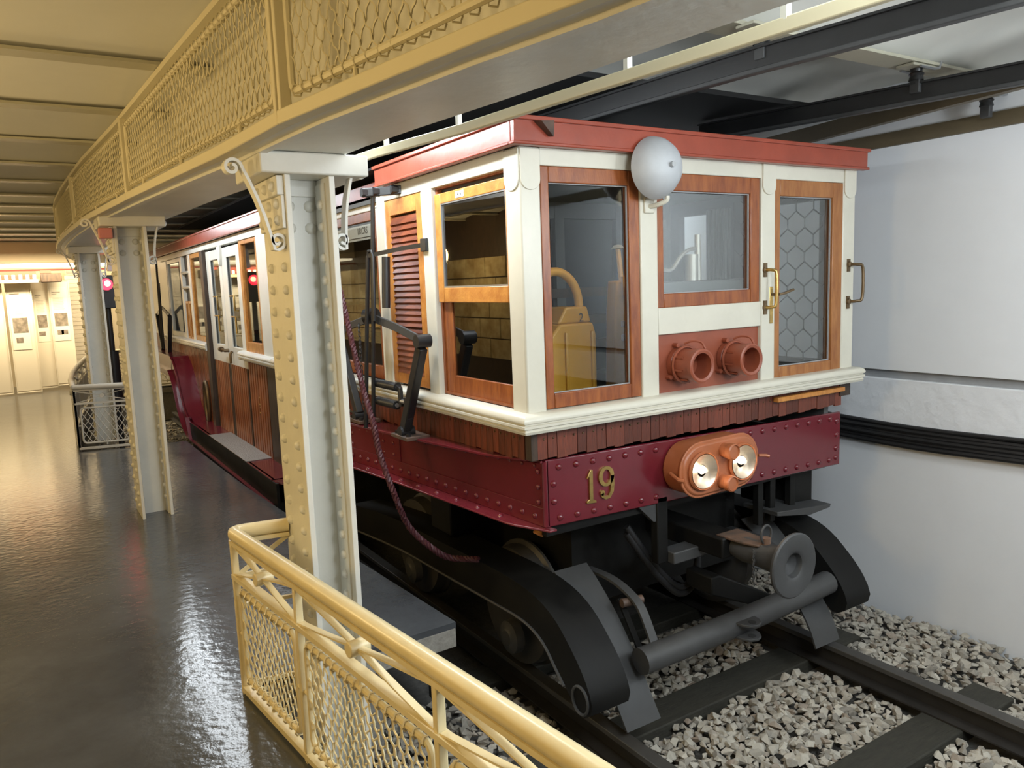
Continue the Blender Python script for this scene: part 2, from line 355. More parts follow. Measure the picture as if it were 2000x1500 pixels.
build(along(lambda y: lx(y) + 0.07, lambda y: lx(y) + 0.10, -0.012, 0.0), 'cover_strip', 'iron_paint', girder)
build(along(lambda y: rx(y) - .012, rx, 0.018, 0.07), 'edge_angle', 'iron_paint', girder)
gr = G()
y = -1.75
while y < 2.2:
    gr.lathe([(0.011, 0), (0.009, .006), (0.001, 0.010)], (rx(y), y, sz(y) + 0.035), (1, 0, 0), 8); y += 0.085
build(gr, 'rivet', 'iron_paint', girder, kind='stuff')
# mesh grille of the girder
def wire_panel(P, W_, H_, sp, rad, crimp, seg, loops=True):
    """diagonal crimped wires filling a rectangle; P(u, v, d) -> world point (d = out of plane)."""
    g = G(); ang = math.radians(58); 
    for sgn in (1, -1):
        dx, dy = math.cos(ang), math.sin(ang) * sgn; nx, ny = -dy, dx
        cs = [nx * a + ny * b for a in (0, W_) for b in (0, H_)]; k0 = math.floor(min(cs) / sp); k1 = math.ceil(max(cs) / sp)
        for k in range(k0, k1 + 1):
            c = (k + 0.5) * sp; bx, by = nx * c, ny * c; ts = []
            t0, t1 = -1e9, 1e9
            for p, d, lo, hi in ((bx, dx, 0, W_), (by, dy, 0, H_)):
                a, b = (lo - p) / d, (hi - p) / d
                t0 = max(t0, min(a, b)); t1 = min(t1, max(a, b))
            if t1 - t0 < 0.01: continue
            n = max(1, int((t1 - t0) / seg)); path = []
            for i in range(n + 1):
                t = t0 + (t1 - t0) * i / n; o = crimp * math.sin(t * 2 * PI / (sp * 1.1) + k * PI)
                path.append(P(bx + dx * t + nx * o, by + dy * t + ny * o, sgn * rad * 0.8))
            g.tube(path, rad, 4)
    if loops:
        for v in (0.0, H_):
            n = int(W_ / (sp * 1.18))
            for i in range(n):
                u = (i + .5) * W_ / n
                g.tube([P(u + .004 * (k % 2), v + .0165 * math.sin(k * PI / 3), .0165 * math.cos(k * PI / 3)) for k in range(6)], rad, 4, True)
    return g
def round_rect(W_, H_, r, n=4):
    out = []
    for cx, cy, a in ((W_ - r, r, -90), (W_ - r, H_ - r, 0), (r, H_ - r, 90), (r, r, 180)):
        for i in range(n + 1):
            t = math.radians(a + 90 * i / n); out.append((cx + r * math.cos(t), cy + r * math.sin(t)))
    return out
ZT = 1.605
posts_y = [-2.75, -0.315, 2.217, 4.617, 6.878, 8.9, 10.6]
grl = [thing('mesh_grille', l, 'grille', (lx(a) , (a + b) / 2, 1.2), 'wire grilles along the girder') for a, b, l in zip(posts_y[:-1], posts_y[1:], (
    'large yellow wire mesh grille at the top of the photo nearest the camera', 'yellow wire mesh grille above the nearest riveted column',
    'yellow wire mesh grille between first and second columns seen along the girder', 'fine looking yellow grille above the second column',
    'narrow yellow grille where the girder starts to curve', 'farthest yellow grille on the curved end of the girder'))]
for (a, b), root in zip(zip(posts_y[:-1], posts_y[1:]), grl):
    n = 8
    ys = [a + (b - a) * i / n for i in range(n + 1)]
    Ltot = b - a
    def Pg(u, v, d, a=a, b=b, Ltot=Ltot):
        y = a + 0.06 + u; z0 = sz(y) + 0.075; z1 = ZT - 0.05; H0 = 0.36
        return (lx(y) + 0.012 - d, y, z0 + v / H0 * (z1 - z0))
    def fr(f0, f1, zf0, zf1):
        g = G(); vs = []; fs = []
        for y in ys: vs += [(f0(y), y, zf0(y)), (f1(y), y, zf0(y)), (f1(y), y, zf1(y)), (f0(y), y, zf1(y))]
        for i in range(n):
            for j in range(4): fs.append((i * 4 + j, i * 4 + (j + 1) % 4, i * 4 + 4 + (j + 1) % 4, i * 4 + 4 + j))
        fs += [(3, 2, 1, 0), tuple(range(n * 4, n * 4 + 4))]
        return g.add(vs, fs)
    build(fr(lambda y: lx(y) - .012, lambda y: lx(y) + .03, lambda y: sz(y) - 0.004, lambda y: sz(y) + 0.036), 'bottom_bar', 'mesh_paint', root, bevel=.004)
    build(fr(lambda y: lx(y) - .004, lambda y: lx(y) + .028, lambda y: ZT - .012, lambda y: ZT + 0.012), 'top_bar', 'mesh_paint', root)
    for yy in (a + .016, b - .016):
        build(G().box(lx(yy) - .010, lx(yy) + .024, yy - .012, yy + .012, sz(yy) + .03, ZT - .01), 'upright', 'mesh_paint', root, bevel=.003)
    near = b < 5
    rr = [Pg(u, v, 0) for u, v in round_rect(Ltot - .12, .36, .03)]
    if near:
        r2 = []
        for i in range(len(rr)):
            p, q = Vector(rr[i]), Vector(rr[(i + 1) % len(rr)]); k = max(1, int((q - p).length / .3)); r2 += [p.lerp(q, j / k) for j in range(k)]
        rr = r2
    build(G().tube(rr, 0.011, 8, True), 'rod_frame', 'mesh_paint', root)
    sp = 0.047 if near else 0.05
    build(wire_panel(Pg, Ltot - .12, .36, sp, 0.0026, 0.0045 if b < 3 else 0, 0.0125 if b < 3 else 0.3, near), 'wire_mesh', 'mesh_paint', root, kind='stuff')
    for u in (0.15, 0.5, 0.85):
        y = a + .06 + u * (Ltot - .12)
        build(G().cyl((lx(y) + .012, y, sz(y) + .03), (lx(y) + .012, y, sz(y) + .075), .008, n=8), 'peg', 'mesh_paint', root)

# ================================================================== RIVETED COLUMNS
riv_col = dome('column_rivet', 0.0195, 0.016, 'iron_paint', 9)
def column(cx0, cx1, y0, y1, ztop, zbot, label, zvis, sp):
    root = thing('riveted_column', label, 'column', ((cx0 + cx1) / 2, (y0 + y1) / 2, zbot), 'riveted columns along the platform')
    ym = (y0 + y1) / 2; t = 0.022
    for a, b in ((cx0, cx0 + t), (cx1 - t, cx1)):
        build(G().box(a, b, y0, y1, zbot, ztop), 'flange', 'iron_paint', root, bevel=.003)
    build(G().box(cx0 + t, cx1 - t, ym - .008, ym + .008, zbot, ztop), 'web', 'iron_paint', root)
    g = G()
    for a, b in ((cx0 + t, cx0 + t + .006), (cx1 - t - .006, cx1 - t)): g.box(a, b, ym - .115, ym - .008, zbot, ztop - .02)
    build(g, 'angle', 'iron_paint', root)
    build(G().box(cx0 - .014, cx0, y0 + .01, y1 - .01, ztop - .185, ztop - .07), 'cover_plate', 'iron_paint', root, bevel=.003)
    build(G().box(cx0 - .026, cx0 - .0, y0 + .01, y1 - .01, ztop - .07, ztop - .003), 'cover_plate', 'iron_paint', root, bevel=.003)
    build(G().box(cx0 + t, cx1 - t, ym - .02, ym - .008, ztop - .06, ztop), 'splice_plate', 'iron_paint', root, bevel=.002)
    build(G().box(cx0 - .085, cx1 + .125, y0 - .02, y1 + .02, ztop, ztop + .075), 'capital', 'iron_paint', root, bevel=.006)
    wd = y1 - y0; z = ztop - .32
    while z > zvis:
        for yy in (y0 + .2 * wd, y0 + .75 * wd): piece('rivet', riv_col, root, (cx0, yy, z), ROT['-x'])
        piece('rivet', riv_col, root, (cx1 - t - .006, ym - .072, z + .03), ROT['-x'])
        piece('rivet', riv_col, root, (cx0 + t + .006, ym - .035, z + .03), ROT['+x'], .8)
        z -= sp
    for zz, off in ((ztop - .038, .026), (ztop - .098, .014), (ztop - .155, .014)):
        for f in (.18, .5, .82): piece('rivet', riv_col, root, (cx0 - off, y0 + f * wd, zz), ROT['-x'])
    for zz in (ztop - .095, ztop - .175):
        for f in (.3, .72): piece('rivet', riv_col, root, (lerp(cx0, cx1, f), ym - .008, zz), ROT['-y'], 1.15)
        piece('rivet', riv_col, root, (cx1 - t - .006, ym - .072, zz), ROT['-x'])
    for sgn, xa, xe in ((-1, cx0, cx0 - .165), (1, cx1, cx1 + .11)):
        zt, zl = ztop + .04, ztop - .228
        def spiral(cx, cz, r0, r1, a0, a1, n=18):
            return [(cx + lerp(r0, r1, i / n) * math.cos(math.radians(lerp(a0, a1, i / n))), y0 + .05, cz + lerp(r0, r1, i / n) * math.sin(math.radians(lerp(a0, a1, i / n)))) for i in range(n + 1)]
        s1 = spiral(xe, zt - .02, .008, .030, 90 if sgn < 0 else 90, (90 + 420) if sgn > 0 else (90 - 420))
        s2 = spiral(xa + sgn * .030, zl, .032, .008, (250 if sgn < 0 else 290), (250 + 450) if sgn < 0 else (290 - 450))
        mid = [Vector(s1[-1]).lerp(Vector(s2[0]), k / 5) + Vector((-sgn * 0.012 * math.sin(PI * k / 5), 0, 0)) for k in range(1, 5)]
        build(G().ribbon(s1 + mid + s2, (0, .045, 0), .011), 'scroll_bracket', 'iron_paint', root, bevel=.0015)
    return root
column(-0.873, -0.69, 0.14, 0.455, 1.035, ZB, 'nearest tall riveted column with yellow flank, right behind the yellow railing', -1.3, 0.082)
column(-1.105, -0.895, 3.40, 3.76, 1.115, ZF, 'middle riveted column standing free on the dark platform floor', -0.95, 0.088)
column(-1.125, -0.91, 7.0, 7.35, 1.115, ZF, 'farthest riveted column rising behind the grey corner railing', -0.95, 0.095)

# ================================================================== THE RAILCAR
car = thing('railcar', 'old cream and maroon wooden metro railcar standing beside the platform', 'railcar', (1.15, 4.5, -1.41))
def part(g, name, mt, bevel=0.0, label=None, parent=None, kind=None): return build(g, name, mt, parent or car, bevel, label=label, kind=kind)
XR = 2.27
# --- cab posts and rails
cp = part(G().box(.05, .150, .05, .165, .05, 1.175), 'corner_post', 'cream', .008)
def scallop(w_, h, t):   # plate with a rounded lower end, local x/z
    p = [(0, h), (0, w_ * .42)] + [(w_ / 2 + w_ / 2 * math.cos(math.radians(a)), w_ * .42 + w_ * .42 * math.sin(math.radians(a))) for a in range(190, 360, 17)] + [(w_, w_ * .42), (w_, h)]
    return p
build(G().prism([(.052 + x, 1.0 + z) for x, z in scallop(.096, .165, 0)], 'y', .044, .052), 'scallop_plate', 'cream', cp, .002)
build(G().prism([(.052 + x, 1.0 + z) for x, z in scallop(.11, .165, 0)], 'x', .044, .052), 'scallop_plate', 'cream', cp, .002)
part(G().box(.15, 2.165, .05, .11, 1.100, 1.175), 'top_rail', 'cream', .004)
part(G().box(.686, .790, .046, .11, .06, 1.10), 'front_post', 'cream', .006)
p2 = part(G().box(1.493, 1.598, .046, .11, .06, 1.175), 'front_post', 'cream', .006)
build(G().prism([(1.497 + x, 1.02 + z) for x, z in scallop(.096, .15, 0)], 'y', .038, .047), 'scallop_plate', 'cream', p2, .002)
cp2 = part(G().box(2.163, XR, .05, .165, .05, 1.175), 'corner_post', 'cream', .008)
build(G().prism([(2.166 + x, 1.02 + z) for x, z in scallop(.10, .15, 0)], 'y', .042, .052), 'scallop_plate', 'cream', cp2, .002)
part(G().box(.790, 1.493, .048, .11, .362, .487), 'middle_rail', 'cream', .004)
# --- sill moulding round front and both sides
sill_prof = [(-.02, .086), (.030, .080), (.046, .070), (.052, .056), (.050, .048), (.043, .045), (.043, .040), (.050, .037), (.050, .026), (.042, .022), (.042, .016), (.046, .012), (.040, .0), (-.02, .0)]
def sill(Xa, Ya, Xb, Yb, Xc=None, Yc=None):
    """moulding: left side from Ya to the front, front, right side; outer offset from body plane (.05)"""
    g = G(); n = len(sill_prof); rings = []
    rings.append([(.05 - o, Ya, z) for o, z in sill_prof]); rings.append([(.05 - o, .05 - o, z) for o, z in sill_prof])
    rings.append([(XR + o, .05 - o, z) for o, z in sill_prof]); rings.append([(XR + o, Yb, z) for o, z in sill_prof])
    fs = [tuple(range(n)), tuple(range(3 * n, 4 * n))]
    for i in range(3):
        for j in range(n): fs.append((i * n + j, i * n + (j + 1) % n, (i + 1) * n + (j + 1) % n, (i + 1) * n + j))
    return g.add([p for r in rings for p in r], fs)
part(sill(0, 3.83, 0, 9.5), 'sill_moulding', 'cream')
def side_sill(ya, yb):
    g = G(); n = len(sill_prof)
    g.add([(.05 - o, y, z) for y in (ya, yb) for o, z in sill_prof], [tuple(range(n)), tuple(range(n, 2 * n))] + [(j, (j + 1) % n, n + (j + 1) % n, n + j) for j in range(n)]); return g
part(side_sill(3.84, 4.98), 'sill_moulding', 'saloon_white'); part(side_sill(6.52, 9.45), 'sill_moulding', 'saloon_white')
# --- windows in the front
def pane(g, name, mt, parent): return build(g, name, mt, parent)
fw = part(G().frame(.152, .686, .088, 1.10, .043, .060, .064, .066, 'y', .054, .095), 'front_window', 'wood_varnish', .004)
build(G().box(.190, .630, .074, .079, .148, 1.038), 'glass_pane', 'glass', fw)
build(G().frame(.193, .628, .150, 1.036, .006, .006, .006, .006, 'y', .066, .074), 'glazing_bead', 'groove_grey', fw)
fw2 = part(G().frame(.790, 1.488, .486, 1.10, .042, .066, .065, .078, 'y', .054, .095), 'front_window', 'wood_varnish', .004)
build(G().box(.830, 1.424, .074, .079, .549, 1.024), 'glass_pane', 'glass', fw2)
build(G().frame(.831, 1.423, .550, 1.023, .006, .006, .006, .006, 'y', .066, .074), 'glazing_bead', 'groove_grey', fw2)
fd = part(G().frame(1.600, 2.162, .052, 1.10, .042, .086, .085, .082, 'y', .052, .095), 'front_door', 'wood_door', .004)
build(G().box(1.640, 2.078, .074, .079, .135, 1.02), 'glass_pane', 'glass', fd)
build(G().frame(1.641, 2.077, .136, 1.019, .006, .006, .006, .006, 'y', .066, .074), 'glazing_bead', 'groove_grey', fd)
def grip(x, z0, z1, y, out, side=0.0):
    return [(x, y, z0), (x + side * .4, y - out * .75, z0 + .002), (x + side, y - out, z0 + .022), (x + side, y - out, z1 - .022), (x + side * .4, y - out * .75, z1 - .002), (x, y, z1)]
gp = build(G().tube(spline(grip(1.52, .455, .645, .046, .055, .02), 4), .0085, 10), 'grab_handle', 'brass', fd, label='brass grab handle beside the door')
g = G()
for z in (.455, .645): g.lathe([(.0, 0), (.018, 0), (.016, .008), (.001, .011)], (1.52, .046, z), (0, -1, 0), 14); g.box(1.508, 1.532, .040, .046, z - .035, z + .035)
build(g, 'handle_rose', 'bronze', gp)
build(G().box(1.556, 1.582, .044, .052, .37, .56), 'lock_plate', 'brass', fd, .003)
build(G().tube([(1.57, .044, .52), (1.57, -.01, .52), (1.60, -.015, .525), (1.67, -.012, .54)], .007, 8), 'door_lever', 'bronze', fd)
gp = part(G().tube(spline(grip(2.215, .455, .66, .05, .06, .045), 4), .0085, 10), 'grab_handle', 'bronze', label='dark bronze grab handle on the right corner post')
g = G()
for z in (.455, .66): g.box(2.203, 2.227, .043, .051, z - .04, z + .03); g.lathe([(.018, 0), (.015, .01), (.001, .014)], (2.215, .045, z), (0, -1, 0), 12)
build(g, 'handle_rose', 'bronze', gp)
# --- red panel with two lamp sockets
rp = part(G().box(.790, 1.493, .066, .09, .06, .365), 'socket_panel', 'red_lead', .002)
for cx in (.935, 1.270):
    so = part(G().lathe([(.080, 0), (.084, .004), (.084, .03), (.076, .036), (.074, .125), (.080, .13), (.080, .15), (.072, .154), (.060, .150), (.058, .06), (.001, .06)], (cx, .066, .215), (0, -1, 0), 32), 'lamp_socket', 'red_lead')
    g = G()
    for a in (20, 110, 215, 300):
        a = math.radians(a); c = V(cx + .098 * math.cos(a), .066, .215 + .098 * math.sin(a))
        g.cyl(c, c + V(0, -.03, 0), .011, n=8)
    build(g, 'clamp_lug', 'red_lead', so)
    g = G()
    for a in (150, 195, 240, 60):
        a = math.radians(a); u = V(math.cos(a), 0, math.sin(a)); g.bar([V(cx, .03, .215) + u * .079, V(cx, -.03, .215) + u * .079], .006, .008)
    build(g, 'rib', 'red_lead', so)
    build(G().tube([(cx + .085 * math.cos(math.radians(a)), .02, .215 + .085 * math.sin(math.radians(a))) for a in range(0, 360, 15)], .006, 6, True), 'clamp_ring', 'red_lead', so)
    build(G().tube(spline([(cx + .0, .03, .312), (cx + .02, .0, .325), (cx + .05, -.03, .318), (cx + .055, -.05, .288)], 4), .006, 6), 'wing_catch', 'red_lead', so)
# --- bell
bl = part(G().lathe([(.001, .105), (.03, .104), (.07, .092), (.105, .066), (.127, .032), (.136, 0), (.130, -.004), (.12, .02), (.001, .06)], (.718, -.015, 1.105), (0, -1, 0), 40), 'bell', 'bell_grey', label='large round grey bell')
build(G().cyl((.718, -.115, 1.105), (.718, -.137, 1.105), .013, n=6), 'bell_nut', 'steel', bl)
build(G().cyl((.718, .05, 1.105), (.718, -.05, 1.105), .016, n=10), 'bell_stem', 'black_iron', bl)
hm = part(G().box(.705, .765, .036, .047, .915, .985), 'bell_hammer', 'cream', .006)
build(G().tube(spline([(.735, .04, .945), (.75, -.0, .950), (.772, -.03, .965), (.775, -.035, .985)], 4), .011, 8), 'hook', 'cream', hm)
# --- roof fascia
def fascia(Ya, z0=1.172, z1=1.272, x=0.0):
    g = G()
    g.box(x, 2.30, 0.0, .03, z0, z1); g.box(x, x + .03, .03, Ya, z0, z1); g.box(2.27, 2.30, .03, 9.5, z0, z1); return g
fa = part(fascia(1.415), 'roof_fascia', 'fascia_red', .004)
g = G(); g.box(-.012, 2.312, -.012, .04, 1.262, 1.280); g.box(-.012, .03, .04, 1.42, 1.262, 1.280); build(g, 'drip_edge', 'fascia_red', fa, .003)
g = G(); g.box(-.008, 2.308, -.008, .035, 1.168, 1.182); g.box(-.008, .03, .035, 1.418, 1.168, 1.182); build(g, 'lower_bead', 'fascia_red', fa, .004)
g = G(); g.add([(.09, 0, 1.262), (.16, 0, 1.262), (.165, 0, 1.205), (.10, -.045, 1.255), (.155, -.055, 1.258), (.168, -.03, 1.200)], [(0, 1, 2), (3, 5, 4), (0, 3, 4, 1), (1, 4, 5, 2), (2, 5, 3, 0)])
build(g, 'hook_plate', 'rust_iron', fa)
part(G().box(.10, .14, 1.415, 3.80, 1.140, 1.235), 'roof_fascia', 'fascia_red', .004)
fb = part(G().box(0.0, .03, 3.80, 9.5, 1.175, 1.285), 'roof_fascia', 'fascia_red', .004)
build(G().box(-.012, .03, 3.80, 9.5, 1.275, 1.293), 'drip_edge', 'fascia_red', fb, .003)
part(G().box(0.01, 2.29, .02, 9.4, 1.272, 1.285), 'roof_sheet', 'roof_black')
part(G().prism([(.35, 1.285), (.55, 1.40), (1.75, 1.40), (1.95, 1.285)], 'y', .5, 9.2), 'clerestory', 'roof_black')
# --- left side of the cab
part(G().box(.05, .11, .165, 1.52, 1.098, 1.175), 'top_rail', 'cream', .004)
part(G().box(.046, .11, .845, .955, .06, 1.10), 'side_post', 'cream', .006)
part(G().box(.046, .11, 1.425, 1.525, .06, 1.175), 'side_post', 'cream', .006)
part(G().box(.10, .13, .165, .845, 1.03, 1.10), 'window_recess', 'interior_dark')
sf = part(G().frame(.165, .845, .088, 1.10, .010, .02, .012, .010, 'x', .075, .11), 'side_window', 'wood_varnish')
us = build(G().frame(.166, .826, .545, 1.066, .012, .062, .072, .050, 'x', .056, .078), 'upper_sash', 'wood_light', sf, .004)
build(G().box(.066, .069, .175, .768, .614, 1.018), 'glass_pane', 'glass_side', sf)
build(G().frame(.176, .766, .614, 1.018, .005, .007, .010, .007, 'x', .058, .066), 'glazing_bead', 'steel', sf)
build(G().frame(.166, .826, .096, .560, .012, .085, .090, .012, 'x', .082, .100), 'lower_sash', 'wood_varnish', sf, .004)
build(G().box(.090, .093, .176, .742, .184, .55), 'glass_pane', 'glass_side', sf)
g = G().box(.0535, .056, .525, .605, 1.027, 1.056); build(g, 'number_plate', 'sign_white', sf)
def text(s, size, loc, rot, mt, parent, name, depth=.0006):
    cu = bpy.data.curves.new(name, 'FONT'); cu.body = s; cu.size = size; cu.extrude = depth; cu.align_x = 'CENTER'; cu.align_y = 'CENTER'; cu.resolution_u = 3
    t = bpy.data.objects.new(name, cu); C.objects.link(t); bpy.context.view_layer.update()
    me = bpy.data.meshes.new_from_object(t.evaluated_get(bpy.context.evaluated_depsgraph_get())); bpy.data.objects.remove(t)
    me.materials.clear(); me.materials.append(M[mt]); o = bpy.data.objects.new(name, me); C.objects.link(o); o.parent = parent
    o.location = Vector(loc) - wl(parent); o.rotation_euler = rot; return o
RX_ = (PI / 2, 0, -PI / 2)
text('4 4', .028, (.0530, .565, 1.0415), RX_, 'ink', sf, 'digits')
# louvred shutter
lv = part(G().frame(.975, 1.425, .098, 1.098, .060, .060, .06, .085, 'x', .056, .09), 'louvre_shutter', 'wood_light', .003)
sl = mesh_of(G().hexa([(-.010, -.165, -.020), (-.004, -.165, -.021), (-.004, .165, -.021), (-.010, .165, -.020), (.006, -.165, .021), (.012, -.165, .020), (.012, .165, .020), (.006, .165, .021)]), 'slat', 'wood_slat')
for k in range(26): piece('slat', sl, lv, (.064, 1.20, .178 + k * .0322))
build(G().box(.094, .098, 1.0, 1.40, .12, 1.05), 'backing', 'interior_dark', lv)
# recessed bay behind the first column
part(G().box(.12, .16, 1.52, 3.82, 1.085, 1.15), 'top_rail', 'saloon_white', .004)
part(G().box(.12, .16, 1.52, 1.72, .06, 1.10), 'bay_post', 'saloon_white', .004)
part(G().box(.12, .16, 2.75, 2.85, .06, 1.10), 'bay_post', 'saloon_white', .004)
bw = part(G().frame(1.72, 2.75, .075, 1.085, .035, .035, .08, .055, 'x', .125, .155), 'bay_window', 'wood_varnish', .003)
build(G().box(.138, .141, 1.755, 2.715, .15, 1.03), 'glass_pane', 'glass', bw)
build(G().box(.143, .150, 1.76, 2.70, .925, 1.015), 'destination_board', 'sign_white', bw)
text('ARANYOS U.', .05, (.1425, 2.02, .972), RX_, 'ink', bw, 'lettering') if False else text('IIRCRS', .058, (.1425, 1.99, .980), RX_, 'ink', bw, 'lettering')
build(G().box(.1415, .143, 1.80, 2.68, .938, .943), 'rule', 'ink', bw)
# saloon pillar, big window, doors
part(G().box(.05, .11, 3.84, 4.20, .06, 1.175), 'saloon_post', 'saloon_white', .006)
part(G().box(.05, .11, 4.20, 9.5, 1.105, 1.175), 'top_rail', 'saloon_white', .004)
sw = part(G().frame(4.20, 4.845, .075, 1.10, .065, .085, .10, .035, 'x', .056, .1), 'saloon_window', 'wood_light', .003)
build(G().box(.075, .078, 4.26, 4.765, .17, 1.07), 'glass_pane', 'glass', sw)
for ya, yb, ga, gb in ((4.86, 5.60, 4.99, 5.40), (5.62, 6.36, 5.74, 6.16)):
    dl = part(G().frame(ya, yb, -.09, 1.08, ga - ya, yb - gb, .185, .10, 'x', .058, .10), 'saloon_door', 'saloon_white', .004)
    build(G().box(.075, .078, ga, gb, .09, .985), 'glass_pane', 'glass', dl)
    build(G().frame(ga - .01, gb + .01, .08, .995, .012, .012, .012, .012, 'x', .066, .082), 'glazing_bead', 'interior_grey', dl)
    for z0, z1 in ((.46, .60), (.24, .40)):
        yy = (ga + gb) / 2
        build(G().tube([(.07, yy - .12, z1), (.035, yy - .12, z1), (.035, yy - .12, z0), (.07, yy - .12, z0)], .009, 8), 'rail_handle', 'brass', dl)
        build(G().tube([(.035, yy - .12, z1), (.035, yy + .06, z1)], .008, 8), 'rail_handle', 'brass', dl)
    pl = mesh_of(G().box(-.016, .004, -.028, .028, -.90, 0), 'door_plank', 'wood_panel')
    for k in range(8): piece('door_plank', pl, dl, (.070, ya + .075 + k * .081, -.09))
    build(G().box(.076, .10, ya + .01, yb - .01, -1.0, -.09), 'door_backing', 'wood_dark', dl)
    build(G().box(.055, .075, ya, ya + .03, -1.0, -.09), 'stile', 'wood_dark', dl); build(G().box(.055, .075, yb - .05, yb, -1.0, -.09), 'stile', 'wood_dark', dl)
    build(G().box(.055, .075, ya, yb, -1.02, -.93), 'kick_rail', 'wood_dark', dl)
lk = part(G().tube([(.06, 5.60, .05), (.02, 5.60, .05), (.0, 5.68, .06)], .018, 8), 'door_knob', 'bronze')
build(G().cyl((.0, 5.66, .06), (-.0, 5.74, .06), .028, .022, 12), 'knob', 'bronze', lk)
build(G().tube([(.05, 5.42, .05), (.03, 5.42, .02), (.03, 5.42, -.07)], .014, 8), 'latch', 'bronze', lk)
part(G().prism([(5.55, 1.10), (5.70, 1.10), (5.68, .98), (5.62, .90), (5.57, .98)], 'x', .035, .06), 'door_bracket', 'saloon_white', .004)
part(G().box(.02, .10, 6.38, 6.52, -1.0, 1.10), 'door_jamb', 'wood_dark', .004)
# windows beyond the door
for ya, yb, nm, mt in ((6.54, 7.30, 'saloon_window', 'wood_light'), (7.95, 9.02, 'saloon_window', 'saloon_white')):
    q = part(G().frame(ya, yb, .085, 1.10, .06, .06, .06, .05, 'x', .056, .1), nm, mt, .003)
    build(G().box(.075, .078, ya + .06, yb - .06, .145, 1.05), 'glass_pane', 'glass', q)
part(G().box(.05, .10, 7.30, 7.42, .06, 1.10), 'saloon_post', 'saloon_white', .004)
part(G().box(.05, .10, 7.85, 7.95, .06, 1.10), 'saloon_post', 'saloon_white', .004)
q = part(G().box(.09, .11, 7.42, 7.85, .55, 1.10), 'roller_blind', 'interior_dark')
for z in (.72, .90): build(G().tube([(.06, 7.40, z), (.06, 7.87, z)], .018, 8), 'guard_bar', 'saloon_white', q)
part(G().box(.05, .10, 9.02, 9.5, .06, 1.10), 'saloon_post', 'saloon_white', .004)
for ya, yb in ((7.44, 7.62), (7.66, 7.83)): part(G().frame(ya, yb, .08, .55, .03, .03, .03, .03, 'x', .06, .09), 'side_light', 'wood_light', .002)
# reeded wooden side panels of the saloon
pl2 = mesh_of(G().box(-.016, .004, -.028, .028, -.98, 0), 'reeded_plank', 'wood_panel')
sp1 = part(G().box(.075, .10, 3.86, 4.86, -1.06, 0), 'side_panel', 'wood_dark')
for k in range(8): piece('reeded_plank', pl2, sp1, (.070, 4.22 + k * .081, -.02))
build(G().box(.05, .075, 3.86, 4.16, -1.06, -.005), 'corner_stile', 'wood_dark', sp1, .006)
sp2 = part(G().box(.075, .10, 6.52, 9.4, -1.06, 0), 'side_panel', 'wood_dark')
for k in range(34): piece('reeded_plank', pl2, sp2, (.070, 6.58 + k * .081, -.02))
ht = build(G().box(.060, .075, 6.60, 7.08, -.98, -.30), 'hatch', 'wood_dark', sp2, .004)
hd = part(G().tube([(.05 - .02, 6.84 + .09 * math.cos(math.radians(a)), -.62 + .24 * math.sin(math.radians(a))) for a in range(0, 360, 20)], .022, 8, True), 'lifting_ring', 'bronze')
# brass emblem on the panel
em = part(G().tube([(.060, 4.50 + .035 * math.cos(math.radians(a)), -.355 + .035 * math.sin(math.radians(a))) for a in range(20, 340, 20)], .007, 6), 'brass_emblem', 'brass')
g = G().tube([(.060, 4.50 + .026 * math.cos(math.radians(a)), -.44 + .03 * math.sin(math.radians(a))) for a in range(0, 360, 24)], .006, 6, True)
for dy in (-.07, .07): g.lathe([(.010, 0), (.006, .008), (.001, .01)], (.064, 4.50 + dy, -.45), (-1, 0, 0), 8)
build(g, 'emblem_foot', 'brass', em)
# --- skirt of short planks under the sill
skp = [mesh_of(G().box(-w_ / 2, w_ / 2, -.006, .006, -h, 0), 'plank', 'wood_plank') for w_, h in ((.052, .132), (.047, .128), (.056, .136))]
sk = part(G().box(.10, 2.21, .095, .12, -.128, 0), 'front_skirt', 'wood_dark')
nail = dome('nail', .0055, .005, 'bronze', 6)
x = .115; k = 0
while x < 2.19:
    w_ = (.052, .047, .056)[k % 3]; piece('plank', skp[k % 3], sk, (x + w_ / 2, .089 + random.uniform(-.002, .002), -.001)); x += w_ + .0025; k += 1
    piece('nail', nail, sk, (x - .02, .083, -.045), ROT['-y'])
build(G().box(.083, .118, .083, .13, -.134, 0), 'corner_block', 'wood_dark', sk, .003)
build(G().box(2.205, 2.30, .078, .14, -.085, 0), 'corner_block', 'wood_dark', sk, .003)
part(G().box(1.63, 2.205, .045, .08, -.052, -.026), 'wooden_batten', 'wood_light', .004)
ss = part(G().box(.10, .13, .12, 3.84, -.128, 0), 'side_skirt', 'wood_dark')
y = .14; k = 0
while y < 2.3:
    w_ = (.052, .047, .056)[k % 3]; piece('plank', skp[k % 3], ss, (.092, y + w_ / 2, -.001), (0, 0, PI / 2), (1, 1, 1.0 + .25 * min(1, y))); y += w_ + .0025; k += 1
    piece('nail', nail, ss, (.086, y - .02, -.045), ROT['-x'])
